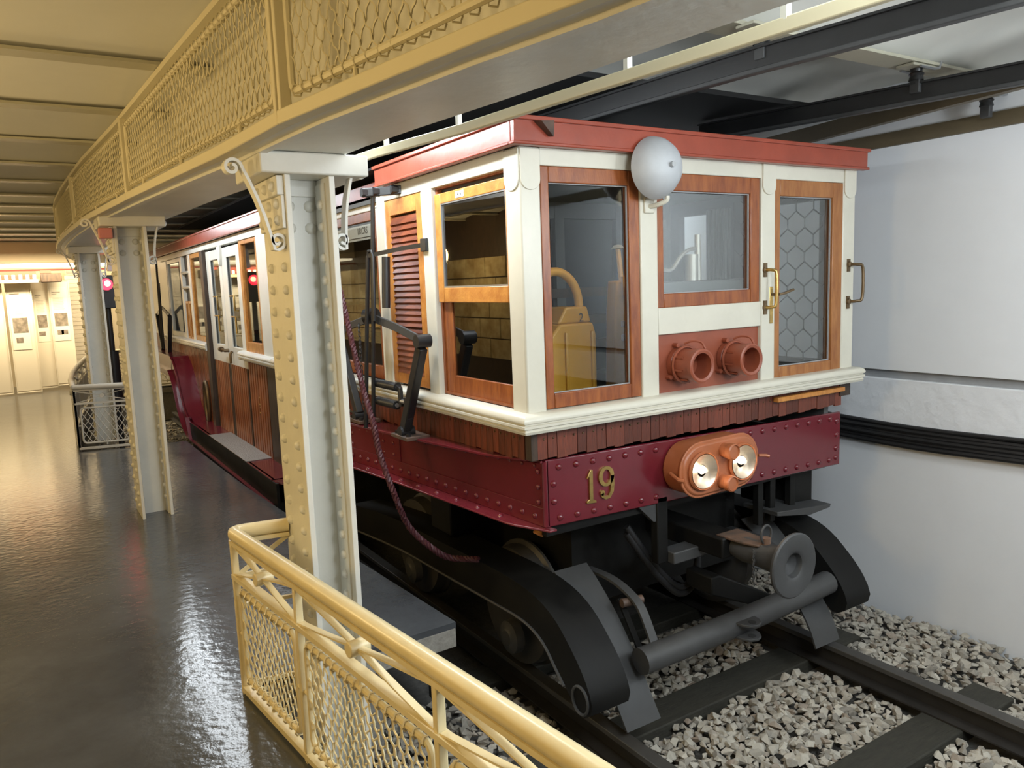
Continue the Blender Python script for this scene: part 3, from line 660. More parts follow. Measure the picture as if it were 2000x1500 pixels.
# --- maroon frame
FL = [(.10, .165), (1.25, .010), (1.82, -.085), (2.3, -.12)]     # outer face x by y (tapers to the front)
fx = lambda y: interp(FL, y) if y < 2.3 else -.12
ftop = lambda y: interp([(.1, -.145), (1.9, -.178)], min(y, 2.2)); fbot = lambda y: interp([(.1, -.447), (1.9, -.405)], min(y, 2.2))
ysf = [.10 + i * .11 for i in range(20)]
def skin(f0, f1, z0, z1, ys):
    g = G(); vs = []; fs = []
    for y in ys: vs += [(f0(y), y, z0(y)), (f1(y), y, z0(y)), (f1(y), y, z1(y)), (f0(y), y, z1(y))]
    n = len(ys)
    for i in range(n - 1):
        for j in range(4): fs.append((i * 4 + j, i * 4 + (j + 1) % 4, i * 4 + 4 + (j + 1) % 4, i * 4 + 4 + j))
    fs += [(3, 2, 1, 0), tuple(range(n * 4 - 4, n * 4))]
    return g.add(vs, fs)
fb_ = part(G().prism([(.160, -.448), (.165, -.143), (2.245, -.180), (2.245, -.492)], 'y', .10, .118), 'front_beam', 'maroon', .006, label='maroon riveted front beam')
fs_ = part(skin(fx, lambda y: fx(y) + .016, fbot, ftop, ysf), 'side_beam', 'maroon', .003)
FT = [(.10, .150), (.38, .045), (.80, -.005), (1.25, -.052), (1.82, -.095), (2.3, -.13)]
build(skin(lambda y: interp(FT, y), lambda y: .14, lambda y: ftop(y) - .008, lambda y: ftop(y) + .004, ysf), 'top_plate', 'maroon', fs_, .002)
build(skin(lambda y: fx(y) - .007, lambda y: fx(y), fbot, lambda y: fbot(y) + .085, ysf), 'angle_leg', 'maroon', fs_, .002)
fo = lambda y: fx(y) - .085 * min(1, max(0.25, (y - .02) / .22))
build(skin(fo, lambda y: fx(y) + .02, lambda y: fbot(y) - .010, fbot, [.06, .10, .16, .22, .28] + ysf[2:]), 'bottom_flange', 'maroon', fs_, .003)
build(skin(lambda y: fx(y) - .006, lambda y: fx(y), lambda y: fbot(y) + .085, ftop, [1.28 + i * .1 for i in range(9)]), 'splice_plate', 'maroon', fs_, .002)
bead = part(G().tube([(.162, .104, -.15), (.160, .102, -.44)], .012, 8), 'corner_bead', 'maroon')
rvt = dome('rivet', .0165, .012, 'maroon', 10); rvs = dome('rivet', .0145, .011, 'maroon', 9)
for k in range(21):
    x = .235 + k * .0955
    if not (.82 < x < 1.33):
        piece('rivet', rvt, fb_, (x, .10, lerp(-.183, -.212, k / 20)), ROT['-y'])
    if not (.88 < x < 1.25): piece('rivet', rvt, fb_, (x, .10, lerp(-.413, -.452, k / 20)), ROT['-y'])
for z in (-.255, -.335): piece('rivet', rvt, fb_, (.205, .10, z), ROT['-y'])
for z in (-.23, -.31, -.39, -.445): piece('rivet', rvt, fb_, (2.205, .10, z), ROT['-y'])
for k in range(21):
    y = .17 + k * .085
    piece('rivet', rvs, fs_, (fx(y) - .007, y, fbot(y) + .04), ROT['-x'])
    if k % 2 == 0 and y > .3: piece('rivet', rvs, fs_, (fx(y) - .045, y + .03, fbot(y)), (0, 0, 0))
    piece('rivet', rvs, fs_, (fx(y), y, ftop(y) - .03), ROT['-x'], .75)
for z in (-.20, -.27, -.34): piece('rivet', rvs, fs_, (fx(.15) , .15, z), ROT['-x'])
for y in (1.34, 1.44, 1.78, 1.90):
    for z in (-.235, -.30): piece('rivet', rvs, fs_, (fx(y) - .006, y, z), ROT['-x'], .8)
# number 19 in brass: outlines with serifs
num = part(G().prism([(.383, -.262), (.388, -.252), (.404, -.226), (.418, -.224), (.418, -.362), (.435, -.372), (.436, -.381), (.380, -.377), (.381, -.368), (.398, -.360), (.398, -.256)], 'y', .090, .1), 'brass_numeral', 'brass', .0015)
def stroke(path, ws, y0, y1):
    g = G(); n = len(path); L_, R_ = [], []
    for i in range(n):
        a = Vector(path[max(i - 1, 0)]); b = Vector(path[min(i + 1, n - 1)]); t = (b - a).normalized(); nn = Vector((-t.y, t.x)) * ws[i] / 2; p = Vector(path[i]); L_.append(p + nn); R_.append(p - nn)
    for i in range(n - 1): g.prism([L_[i], L_[i + 1], R_[i + 1], R_[i]], 'y', y0, y1)
    return g
ring = [(.497 + .034 * math.cos(math.radians(a)), -.268 + .040 * math.sin(math.radians(a))) for a in range(0, 361, 20)]
rw = [.013 + .009 * abs(math.cos(math.radians(a))) for a in range(0, 361, 20)]
tail = [(.531, -.268), (.532, -.31), (.528, -.342), (.512, -.366), (.492, -.370), (.474, -.358), (.470, -.346)]
g = stroke(ring, rw, .090, .1); h = stroke(tail, [.02, .021, .02, .016, .013, .016, .018], .090, .1); g.add(h.v, h.f); g.lathe([(.013, 0), (.013, .010)], (.473, .1, -.343), (0, -1, 0), 12, True)
part(g, 'brass_numeral', 'brass')
# --- twin headlamp
def stadium(x0, x1, r, zt, n=12):
    za, zb = zt; out = []
    for i in range(n + 1):
        a = math.radians(90 + 180 * i / n); out.append((x0 + r * math.cos(a), za + r * math.sin(a)))
    for i in range(n + 1):
        a = math.radians(-90 + 180 * i / n); out.append((x1 + r * math.cos(a), zb + r * math.sin(a)))
    return out
HZ = (-.294, -.288)
hl = part(G().prism(stadium(.975, 1.247, .128, HZ), 'y', .10, -.04), 'headlamp', 'lamp_orange', .012, label='orange twin headlamp, both lenses lit')
build(G().prism(stadium(.975, 1.247, .138, HZ), 'y', -.02, -.032), 'seam_rim', 'lamp_orange', hl, .004)
for cx, cz in ((.975, -.296), (1.247, -.292)):
    build(G().lathe([(.084, -.004), (.094, 0), (.097, .012), (.090, .022), (.084, .016)], (cx, -.04, cz), (0, -1, 0), 36), 'lens_ring', 'lamp_orange', hl)
    build(G().lathe([(.001, -.012), (.03, -.012), (.06, -.004), (.083, .008)], (cx, -.052, cz), (0, -1, 0), 30), 'reflector', 'reflector', hl)
    build(G().lathe([(.001, .03), (.014, .026), (.021, .012), (.018, 0), (.001, -.006)], (cx - .02, -.048, cz + .012), (0, -1, 0), 16), 'bulb', 'bulb', hl)
    build(G().lathe([(.084, .018), (.05, .022), (.001, .024)], (cx, -.052, cz), (0, -1, 0), 30), 'lens', 'lens_glass', hl)
for cx, cz in ((1.125, -.216), (1.115, -.372)):
    mk = build(G().lathe([(.036, 0), (.036, .035), (.040, .04), (.040, .065), (.034, .07), (.030, .062), (.001, .062)], (cx, -.04, cz), (0, -1, 0), 22), 'marker_lamp', 'lamp_orange', hl)
build(G().tube([(1.385, -.03, -.285), (1.43, -.04, -.29), (1.445, -.05, -.295)], .008, 8), 'catch_pin', 'lamp_orange', hl)
build(G().tube([(.837, .03, -.30), (.832, -.03, -.32), (.85, -.045, -.325)], .010, 8), 'hinge', 'lamp_orange', hl)
for cx in (.975, 1.247):
    l = bpy.data.lights.new('headlamp_glow', 'POINT'); l.energy = .45; l.color = (1, .82, .58); l.shadow_soft_size = .02
    o = bpy.data.objects.new('headlamp_glow', l); C.objects.link(o); o.location = (cx, -.085, -.29)
# --- swan-necked lower frame of the saloon
def swan(sign, y0):
    return [(y0 + sign * (a), z) for a, z in ((0, -.842), (.35, -.842), (.62, -.80), (.82, -.70), (.97, -.55), (1.10, -.38), (1.24, -.25), (1.42, -.165), (1.62, -.135))]
far = [(y, z) for y, z in swan(1, 6.50)]
low = [(3.55, -.842)]
path = [(3.42, -.842)] + far + [(9.4, -.135)]
P3 = spline([V(0, y, z) for y, z in path], 4)
g = G(); vs = []; fs = []
def plate(P3, x0, x1, t):
    g = G(); vs = []; fs = []; n = len(P3)
    for i, p in enumerate(P3):
        tg = (P3[min(i + 1, n - 1)] - P3[max(i - 1, 0)]).normalized(); nn = V(0, -tg.z, tg.y) * t
        vs += [(x0, p.y, p.z), (x1, p.y, p.z), (x1, p.y - nn.y, p.z - nn.z), (x0, p.y - nn.y, p.z - nn.z)]
    for i in range(n - 1):
        for j in range(4): fs.append((i * 4 + j, i * 4 + (j + 1) % 4, i * 4 + 4 + (j + 1) % 4, i * 4 + 4 + j))
    fs += [(3, 2, 1, 0), tuple(range(n * 4 - 4, n * 4))]
    return g.add(vs, fs)
sn = part(plate(P3, -.165, .08, .014), 'swan_neck_frame', 'maroon', label='maroon swan-neck frame curving down to the low saloon floor')
build(plate(P3, -.150, -.135, .19), 'web', 'maroon', sn)
g = plate([p + V(0, -.0, 0) + V(0, 0, 0) for p in P3], 0, 0, 0)
Pb = [p - V(0, -(P3[min(i + 1, len(P3) - 1)] - P3[max(i - 1, 0)]).normalized().z, (P3[min(i + 1, len(P3) - 1)] - P3[max(i - 1, 0)]).normalized().y) * .19 for i, p in enumerate(P3)]
build(plate(Pb, -.20, -.13, .012), 'lower_flange', 'maroon', sn)
part(G().box(-.168, -.145, 3.3, 6.9, -1.06, -.846), 'kick_plate', 'bogie_black')
part(G().prism([(-.165, 3.42), (-.15, 3.32), (-.10, 3.26), (.08, 3.24), (.08, 3.45), (-.165, 3.45)], 'z', -.856, -.842), 'rounded_end', 'maroon')
part(G().box(-.168, .075, 4.24, 5.82, -.842, -.834), 'tread_plate', 'tread_plate', .002)
nearsw = [(y, z) for y, z in ((3.42, -.842), (3.1, -.80), (2.9, -.70), (2.75, -.55), (2.62, -.38), (2.48, -.25), (2.3, -.19), (2.15, -.18))]
part(plate(spline([V(0, y, z) for y, z in nearsw][::-1], 4), -.15, .08, .014), 'swan_neck_frame', 'maroon')
part(G().box(-.14, 2.2, 3.3, 7.0, -1.30, -1.0), 'underframe', 'bogie_black')
# --- interior of cab and saloon
part(G().box(.13, 2.20, .12, 9.3, -.02, -.0), 'cab_floor', 'interior_dark')
part(G().box(.10, 2.24, .12, 9.3, 1.12, 1.16), 'inner_ceiling', 'interior_grey')
bwl = part(G().frame(.14, 2.22, 0, 1.12, .06, .06, .03, .10, 'y', 1.42, 1.46), 'cab_partition', 'interior_grey')
for xa in (.62, 1.20, 1.70): build(G().box(xa, xa + .07, 1.415, 1.46, 0, 1.10), 'partition_post', 'interior_grey', bwl)
for z in (.18, .34, .52): build(G().box(.2, 2.2, 1.41, 1.46, z, z + .06), 'partition_rail', 'wood_dark', bwl)
build(G().box(.2, 2.2, 1.47, 1.49, 0, 1.05), 'partition_back', 'interior_dark', bwl)
for ya, yb in ((.17, .78), (.85, 1.38)):
    wn = part(G().frame(ya, yb, .06, 1.08, .05, .05, .06, .05, 'x', 2.19, 2.24), 'right_window', 'interior_dark')
    build(G().box(2.215, 2.218, ya + .05, yb - .05, .12, 1.03), 'glass_pane', 'glass', wn)
g = G().box(2.195, 2.245, .775, .855, .05, 1.10); g.box(2.195, 2.245, 1.375, 1.47, .05, 1.10); g.box(2.195, 2.245, .165, 1.47, 1.07, 1.14)
part(g, 'window_post', 'interior_dark')
hx = G(); cs_ = .118
for r in range(10):
    for c in range(7):
        y0 = .20 + c * cs_ + (cs_ / 2 if r % 2 else 0); z0 = .10 + r * .098
        if y0 > .80: continue
        hx.tube([(2.19, y0, z0), (2.19, y0, z0 + .052)], .0045, 4); hx.tube([(2.19, y0, z0 + .052), (2.19, y0 + cs_ / 2, z0 + .098)], .0045, 4); hx.tube([(2.19, y0, z0 + .052), (2.19, y0 - cs_ / 2, z0 + .098)], .0045, 4)
part(hx, 'hexagonal_wire', 'black_iron', kind='stuff')
g = G()
for k in range(9): g.cyl((2.16 - .01 * (k % 2), .86 + k * .022, .1), (2.16 - .01 * (k % 2), .86 + k * .022, 1.05), .013, n=8)
part(g, 'curtain', 'interior_grey')
part(G().box(2.18, 2.22, .165, 9.3, -.3, .06), 'right_wall', 'interior_grey')
part(G().box(2.19, 2.23, 1.46, 9.3, .06, .45), 'right_wall', 'interior_beige')
part(G().box(2.19, 2.23, 1.46, 9.3, .95, 1.12), 'right_wall', 'interior_beige')
for k in range(8): part(G().box(2.18, 2.24, 1.5 + k, 1.62 + k, .4, 1.0), 'right_wall', 'interior_beige')
for y in (2.0, 2.9, 7.0, 8.0): part(G().box(1.2, 2.15, y, y + .1, -.02, .42), 'bench_back', 'wood_light', .01)
ct = part(G().prism([(.44, .03), (.44, .36), (.50, .42), (.70, .42), (.72, .36), (.72, .03)], 'y', .42, .62), 'controller', 'controller_yellow', .012, label='yellow driver controller box')
build(G().prism([(.50, .42), (.55, .50), (.68, .50), (.705, .42)], 'y', .44, .60), 'controller_cap', 'controller_yellow', ct, .01)
build(G().tube([(.53 + .145 * math.cos(math.radians(a)), .50, .50 + .175 * math.sin(math.radians(a))) for a in range(0, 181, 12)], .022, 10), 'hand_wheel', 'controller_yellow', ct)
for xa in (.52, .68): build(G().box(xa, xa + .016, .405, .42, .05, .38), 'rib', 'controller_yellow', ct, .005)
text('2', .06, (.625, .418, .445), (PI / 2, 0, 0), 'ink', ct, 'digit')
bk = part(G().prism([(.83, .0), (.845, .46), (.86, .62), (.92, .62), (.94, .0)], 'y', .42, .5), 'brake_stand', 'controller_yellow', .01, label='yellow brake lever stand')
build(G().prism([(.875, .64), (.99, .64), (.99, .51), (.91, .51), (.88, .55)], 'y', .39, .41), 'guard_flap', 'controller_yellow', bk, .004)
build(G().tube([(.905, .44, .6), (.895, .44, .70), (.885, .44, .78)], .013, 8), 'lever', 'controller_yellow', bk)
build(G().lathe([(.001, .02), (.02, .017), (.034, 0), (.001, -.004)], (.885, .44, .78), (0, 0, 1), 14), 'lever_knob', 'aluminium', bk)
for z in (.40, .33): build(G().cyl((.88, .41, z), (1.0, .41, z), .016, n=10), 'valve', 'aluminium', bk)
bv = part(G().tube(spline([(1.06, .30, .665), (1.12, .30, .665), (1.19, .30, .735), (1.25, .30, .765), (1.31, .30, .768)], 5), [.010] * 21, 8), 'brake_valve', 'aluminium')
build(G().cyl((1.305, .30, .60), (1.305, .30, .84), .020, .016, 12), 'valve_handle', 'aluminium', bv)
build(G().cyl((1.27, .31, .56), (1.27, .31, .74), .035, n=14), 'valve_body', 'aluminium', bv)
part(G().lathe([(.001, 0), (.03, .012), (.042, .045), (.03, .08), (.014, .10), (.014, .16)], (.30, .92, .955), (0, 0, 1), 18), 'globe_lamp', 'sign_white', label='white globe lamp under the cab ceiling')
part(G().box(.84, 1.62, .16, .34, .545, .605), 'cab_desk', 'interior_grey', .008)
# yellow seat panel and lamp seen in the recessed bay
part(G().box(.45, .50, 1.9, 2.15, -.02, .62), 'seat_panel', 'interior_beige', .01)
part(G().lathe([(.075, 0), (.06, .10), (.03, .15)], (.42, 2.5, .36), (0, 0, 1), 16), 'lamp_shade', 'controller_yellow')
part(G().box(.4, 2.1, 2.2, 2.24, .0, .72), 'bench_back', 'wood_varnish', .01)
# --- bogie, lifeguards and coupling under the cab
up = [(2.6, -.91), (1.86, -.829), (1.144, -.804), (.747, -.79), (.435, -.787), (.229, -.807), (.079, -.861), (-.036, -.951), (-.120, -1.037), (-.172, -1.12), (-.185, -1.175), (-.165, -1.215), (-.127, -1.236), (-.085, -1.235), (-.045, -1.20)]
lo = [(2.6, -1.09), (1.735, -1.008), (1.125, -.986), (.631, -.968), (.334, -.962), (.175, -1.004), (.078, -1.089), (.01, -1.15)]
def mirx(f): return lambda x: 2.30 - x
for side in (0, 1):
    mx_ = (lambda x: x) if side == 0 else (lambda x: 2.30 - x)
    U = [(p.x, p.y) for p in spline([V(a, b, 0) for a, b in up], 3)]; Lw = [(p.x, p.y) for p in spline([V(a, b, 0) for a, b in lo], 3)]
    g = G(); n = min(len(U), 30)
    def samp(Pl, k):
        out = []; d = [0]
        for i in range(len(Pl) - 1): d.append(d[-1] + math.dist(Pl[i], Pl[i + 1]))
        for j in range(k):
            t = d[-1] * j / (k - 1); i = 0
            while i < len(d) - 2 and d[i + 1] < t: i += 1
            f = (t - d[i]) / max(1e-9, d[i + 1] - d[i]); out.append((lerp(Pl[i][0], Pl[i + 1][0], f), lerp(Pl[i][1], Pl[i + 1][1], f)))
        return out
    ua, la = samp(U, 64), samp(Lw, 64)
    g = G()
    k = len(ua); vs = [(mx_(.17), *p) for p in ua] + [(mx_(.17), *p) for p in la] + [(mx_(.38), *p) for p in ua] + [(mx_(.38), *p) for p in la]
    fs = []
    for i in range(k - 1):
        fs += [(i, i + 1, k + i + 1, k + i), (2 * k + i, 2 * k + i + 1, 3 * k + i + 1, 3 * k + i), (i, i + 1, 2 * k + i + 1, 2 * k + i), (k + i, k + i + 1, 3 * k + i + 1, 3 * k + i)]
    fs += [(0, k, 3 * k, 2 * k), (k - 1, 2 * k - 1, 4 * k - 1, 3 * k - 1)]
    g.add(vs, fs)
    bf = part(g, 'bogie_side_frame', 'bogie_black')
    build(G().tube([(mx_(.165), a, b) for a, b in la], .007, 6), 'edge_lip', 'guard_grey', bf)
    build(G().tube([(mx_(.166), -.105 + .055 * math.cos(math.radians(a)), -1.165 + .062 * math.sin(math.radians(a))) for a in range(0, 360, 20)], .007, 6, True), 'eye_rim', 'guard_grey', bf)
    gpth = spline([V(mx_(.48), .37, -.785), V(mx_(.48), .28, -.85), V(mx_(.48), .14, -.975), V(mx_(.48), -.0, -1.145), V(mx_(.48), -.09, -1.27), V(mx_(.49), -.145, -1.375)], 4)
    build(G().ribbon(gpth, (.20, 0, 0), .010), 'lifeguard_sheet', 'guard_grey', part(G().box(mx_(.39), mx_(.57), .15, .40, -1.02, -.99), 'guard_bracket', 'bogie_black'))
    st = spline([V(mx_(.63), .42, -.84), V(mx_(.63), .25, -.835), V(mx_(.63), .12, -.86), V(mx_(.63), .03, -.905), V(mx_(.63), -.03, -.99), V(mx_(.63), -.09, -1.10)], 4)
    sb = part(G().ribbon(st, (.045, 0, 0), .014), 'guard_strap', 'guard_grey')
    build(G().cyl((mx_(.58), .10, -.905), (mx_(.69), .08, -.905), .022, n=10), 'strap_bolt', 'rust_iron', sb)
    build(G().ribbon([(mx_(.60), .14, -.90), (mx_(.60), .07, -1.0), (mx_(.60), -.02, -1.13)], (.03, 0, 0), .012), 'stay', 'bogie_black', sb)
    for yc in (.75, 1.95):
        wh = part(G().lathe([(.05, 0), (.30, 0), (.315, .01), (.34, .02), (.34, .035), (.32, .05), (.31, .12), (.05, .12)], (mx_(.50), yc, -1.085), (-1 if side == 0 else 1, 0, 0), 40), 'wheel', 'rail_head')
        if side == 0 or True: build(G().lathe([(.001, .06), (.04, .06), (.05, .05), (.085, .045), (.09, 0)], (mx_(.32), yc - .1, -1.20), (-1 if side == 0 else 1, 0, 0), 18), 'axle_box', 'guard_grey', wh)
part(G().box(.55, 1.75, .45, 2.6, -1.05, -.55), 'bogie_truck', 'bogie_black')
part(G().box(.18, 2.15, .13, 2.9, -.50, -.30), 'underframe', 'bogie_black')
part(G().box(.25, .45, 1.2, 1.45, -.80, -.42), 'spring_hanger', 'bogie_black', .01)
cb = part(G().tube([(.52, -.095, -1.10), (1.0, -.105, -1.09), (1.5, -.10, -1.075), (1.88, -.09, -1.06)], .062, 16), 'lifeguard_bar', 'guard_grey')
for z in (-1.055, -1.125):
    build(G().prism([(1.08, -.13), (1.09, -.19), (1.115, -.222), (1.15, -.235), (1.185, -.222), (1.21, -.19), (1.22, -.13)], 'z', z - .006, z + .006), 'eyelet', 'guard_grey', cb, .002)
    build(G().cyl((1.15, -.195, z - .0075), (1.15, -.195, z + .0075), .020, n=14), 'eyelet_hole', 'roof_black', cb)
dbm = part(G().hexa([(1.05, 1.0, -.74), (1.20, 1.0, -.74), (1.20, -.10, -.74), (1.05, -.10, -.74), (1.05, 1.0, -.635), (1.20, 1.0, -.635), (1.20, -.10, -.635), (1.05, -.10, -.635)]), 'draw_bar', 'bogie_black', .01)
cpl = part(G().lathe([(.05, 0), (.062, .06), (.060, .16), (.066, .24), (.085, .29), (.135, .315), (.150, .325), (.152, .337), (.145, .343), (.075, .345), (.058, .335), (.050, .31), (.001, .29)], (1.145, -.10, -.69), (0, -1, 0), 40), 'buffer_coupler', 'guard_grey', label='round dished buffer coupling')
build(G().prism([(1.07, -.04), (1.08, -.20), (1.10, -.27), (1.19, -.27), (1.21, -.20), (1.22, -.04)], 'z', -.642, -.630), 'rust_plate', 'rust_iron', cpl, .003)
build(G().tube([(1.145 + .035 * math.cos(math.radians(a)), -.28, -.585 + .045 * math.sin(math.radians(a))) for a in range(0, 360, 20)], .006, 6, True), 'pin_ring', 'guard_grey', cpl)
build(G().cyl((1.145, -.28, -.64), (1.145, -.28, -.60), .022, n=12), 'coupling_pin', 'rust_iron', cpl)
g = G()
for k in range(9): g.tube([(1.07 + .006 * math.sin(a) * (k % 2) , -.27 + .007 * math.cos(a) * ((k + 1) % 2), -.655 - k * .019 + .011 * math.sin(a + .7)) for a in [2 * PI * j / 8 for j in range(8)]], .0028, 5, True)
build(g, 'chain', 'guard_grey', cpl)
part(G().prism([(1.06, -.86), (1.12, -.86), (1.55, -1.08), (1.45, -1.12), (1.06, -.95)], 'y', -.02, .16), 'draw_bracket', 'bogie_black', .008)
stp = part(G().box(.815, .885, .10, .15, -.77, -.43), 'step_hanger', 'bogie_black', .006)
build(G().box(.885, 1.14, .06, .16, -.775, -.715), 'step_bar', 'guard_grey', stp, .006); build(G().prism([(.70, -.455), (.885, -.455), (.885, -.56), (.80, -.55)], 'y', .11, .14), 'gusset', 'guard_grey', stp)
for dz in (0, .035):
    part(G().tube(spline([(.72, .22, -.62 + dz), (.79, .2, -.731 + dz), (.923, .2, -.897 + dz), (1.055, .2, -1.01 + dz), (1.15, .2, -.985 + dz), (1.19, .2, -.878 + dz), (1.18, .22, -.75)], 5), .018, 10), 'air_hose', 'rubber')
for xa in (1.66, 1.76, 1.93): part(G().box(xa - .022, xa + .022, .18, .22, -.76, -.45), 'hanger_bar', 'bogie_black', .004)
tr = part(G().prism([(1.70, -.675), (1.98, -.70), (2.17, -.715), (2.16, -.735), (1.99, -.745), (1.70, -.70)], 'y', .10, .34), 'side_tray', 'guard_grey', .003)
part(G().box(1.97, 2.16, .22, .6, -.75, -.48), 'equipment_box', 'bogie_black', .01)
part(G().lathe([(.020, 0), (.024, .03), (.026, .055), (.022, .06), (.001, .06)], (.205, .19, -.455), (-.55, 0, -.83), 14), 'wooden_plug', 'wood_light', label='small orange wooden plug under the beam corner')
# --- jointed black collector linkage on the left side of the cab
lk = part(G().tube([(-.07, 1.28, 1.15), (-.075, 1.36, .5), (-.08, 1.45, -.165)], .012, 10), 'linkage_mast', 'black_iron', label='black jointed linkage on the side of the cab')
build(G().tube([(-.085, 1.36, .80), (-.09, 1.43, .4), (-.10, 1.51, -.16)], .012, 10), 'push_rod', 'black_iron', lk)
build(G().tube([(-.085, 1.36, .80), (-.085, 1.35, .825), (-.08, 1.32, .825), (-.078, 1.31, .79), (-.078, 1.34, .45)], .010, 8), 'rod_loop', 'black_iron', lk)
build(G().bar([(-.12, 1.30, 1.125), (.06, 1.20, 1.135)], .035, .045), 'mast_bracket', 'black_iron', lk, .004)
g = G()
for c in ((-.11, 1.29, 1.125), (-.06, 1.26, 1.128), (.02, 1.21, 1.135)): g.cyl((c[0] - .02, c[1], c[2]), (c[0] + .02, c[1], c[2]), .024, n=6)
build(g, 'bracket_bolt', 'black_iron', lk)
br_ = build(G().bar([(-.09, 1.36, .80), (.0, 1.10, .826), (.040, .95, .833)], .006, .022), 'steady_bar', 'black_iron', lk); build(G().box(.030, .046, .89, .955, .80, .865), 'steady_plate', 'black_iron', lk, .004)
build(G().tube([(-.03, 1.25, .79), (-.045, 1.25, .52)], .022, 12), 'spring_case', 'black_iron', lk)
build(G().tube([(-.06, 1.50, .47), (-.03, 1.44, .475)], .045, 14), 'centre_joint', 'black_iron', lk)
for y1, yf in ((.84, 1.09), (2.05, 1.75)):
    build(G().bar([(-.045, 1.46, .465), (-.04, lerp(1.46, y1, .5), .42), (-.04, y1, .36)], .012, .045), 'arm', 'guard_grey', lk, .003)
    build(G().cyl((-.075, y1, .36), (.0, y1, .36), .034, n=14), 'joint', 'black_iron', lk)
    build(G().bar([(-.04, y1 + (.01 if y1 < 1 else -.02), .33), (-.045, yf, -.12)], .045, .058), 'leg', 'black_iron', lk, .006)
    build(G().cyl((-.08, yf, -.13), (.0, yf, -.13), .03, n=12), 'foot_joint', 'black_iron', lk)
    build(G().box(-.085, .05, yf - .10, yf + .10, -.165, -.145), 'foot_plate', 'rust_iron', lk, .003)
    for dy in (-.07, .07): build(G().cyl((-.06, yf + dy, -.146), (-.06, yf + dy, -.13), .014, n=6), 'bolt', 'black_iron', lk)
for z, y0_, y1_ in ((.10, 1.42, 1.16), (.0, 1.42, 1.18)):
    build(G().tube([(-.05, y0_, z), (-.045, y1_, z)], .024, 12), 'spring_barrel', 'black_iron', lk); build(G().cyl((-.045, y1_, z), (-.0448, y1_ - .004, z), .012, n=10), 'barrel_end', 'steel', lk)
build(G().bar([(-.045, 1.17, .10), (-.045, 1.13, .095), (-.045, 1.12, -.0)], .02, .03), 'crank', 'black_iron', lk, .003)
build(G().box(-.06, -.03, 1.02, 1.06, -.06, .06), 'crank_block', 'black_iron', lk, .004); build(G().cyl((-.045, 1.12, .03), (-.045, 1.04, .03), .012, n=8), 'crank_pin', 'steel', lk)
g = G()
for k in range(20): g.tube([(-.085 + .005 * math.sin(a), 1.56 + .006 * math.cos(a), .42 - k * .024 + .014 * math.sin(a + .8)) for a in [2 * PI * j / 7 for j in range(7)]], .003, 4, True)
build(g, 'chain', 'black_iron', lk)
# far linkage at the other end of the saloon
lk2 = part(G().tube([(-.07, 9.0, 1.15), (-.08, 9.1, -.10)], .014, 8), 'linkage_mast', 'black_iron')
build(G().tube([(-.09, 8.8, .8), (-.09, 8.9, -.10)], .012, 8), 'push_rod', 'black_iron', lk2)
for y1, yf in ((8.5, 8.75), (9.6, 9.3)):
    build(G().bar([(-.045, 9.05, .465), (-.04, y1, .36)], .012, .05), 'arm', 'black_iron', lk2); build(G().bar([(-.04, y1, .36), (-.045, yf, -.12)], .05, .06), 'leg', 'black_iron', lk2)
part(G().box(.06, 2.25, 9.4, 10.9, .06, 1.17), 'far_cab', 'saloon_white'); part(G().box(0, 2.3, 9.5, 10.95, 1.17, 1.28), 'far_cab_fascia', 'fascia_red'); part(G().box(.06, 2.25, 9.3, 10.9, -.5, .06), 'far_cab_skirt', 'wood_plank')
part(G().box(-.12, 2.35, 8.2, 10.9, -.44, -.15), 'far_frame', 'maroon')
# red rope hanging from the column side to the bogie
rp_ = spline([(-.2, 1.62, .86), (-.2, 1.466, .53), (-.2, 1.366, .31), (-.2, 1.243, .071), (-.2, 1.14, -.081), (-.2, 1.091, -.209), (-.18, .985, -.405), (-.1, .983, -.615), (0, .899, -.739), (.07, .866, -.785), (.16, .727, -.775)], 14)
g = G(); n = len(rp_)
for s_ in range(3):
    pth = []
    acc = 0
    for i, p in enumerate(rp_):
        if i: acc += (p - rp_[i - 1]).length
        t = (rp_[min(i + 1, n - 1)] - rp_[max(i - 1, 0)]).normalized(); u = t.cross(V(1, 0, 0)).normalized(); v = t.cross(u); a = acc * 95 + s_ * 2 * PI / 3
        pth.append(p + (u * math.cos(a) + v * math.sin(a)) * .0085)
    g.tube(pth, .0098, 6)
build(g, 'barrier_rope', 'rope_red', label='twisted dark red rope hanging in a curve below the maroon frame', cat='rope')

# ================================================================== TRACK
for nm, xc, lab in (('track_rail', .40, 'left running rail, nearly hidden under the black bogie'), ('track_rail', 1.895, 'right running rail, dark steel, crossing the ballast towards the lower right')):
    r = thing(nm, lab, 'rail', (xc, 3, -1.53), 'running rails')
    build(G().prism([(xc - .034, -1.41), (xc + .034, -1.41), (xc + .036, -1.435), (xc + .012, -1.45), (xc - .012, -1.45), (xc - .036, -1.435)], 'y', -4, 12), 'rail_head', 'rail_head', r, .003)
    build(G().box(xc - .009, xc + .009, -4, 12, -1.516, -1.447), 'rail_web', 'rail_steel', r)
    build(G().prism([(xc - .065, -1.53), (xc + .065, -1.53), (xc + .065, -1.522), (xc + .012, -1.51), (xc - .012, -1.51), (xc - .065, -1.522)], 'y', -4, 12), 'rail_foot', 'rail_steel', r)
labs = {-.755: 'dark wooden sleeper in the lower right corner, crossing under the right rail', .09: 'dark wooden sleeper just in front of the black lifeguard bar'}
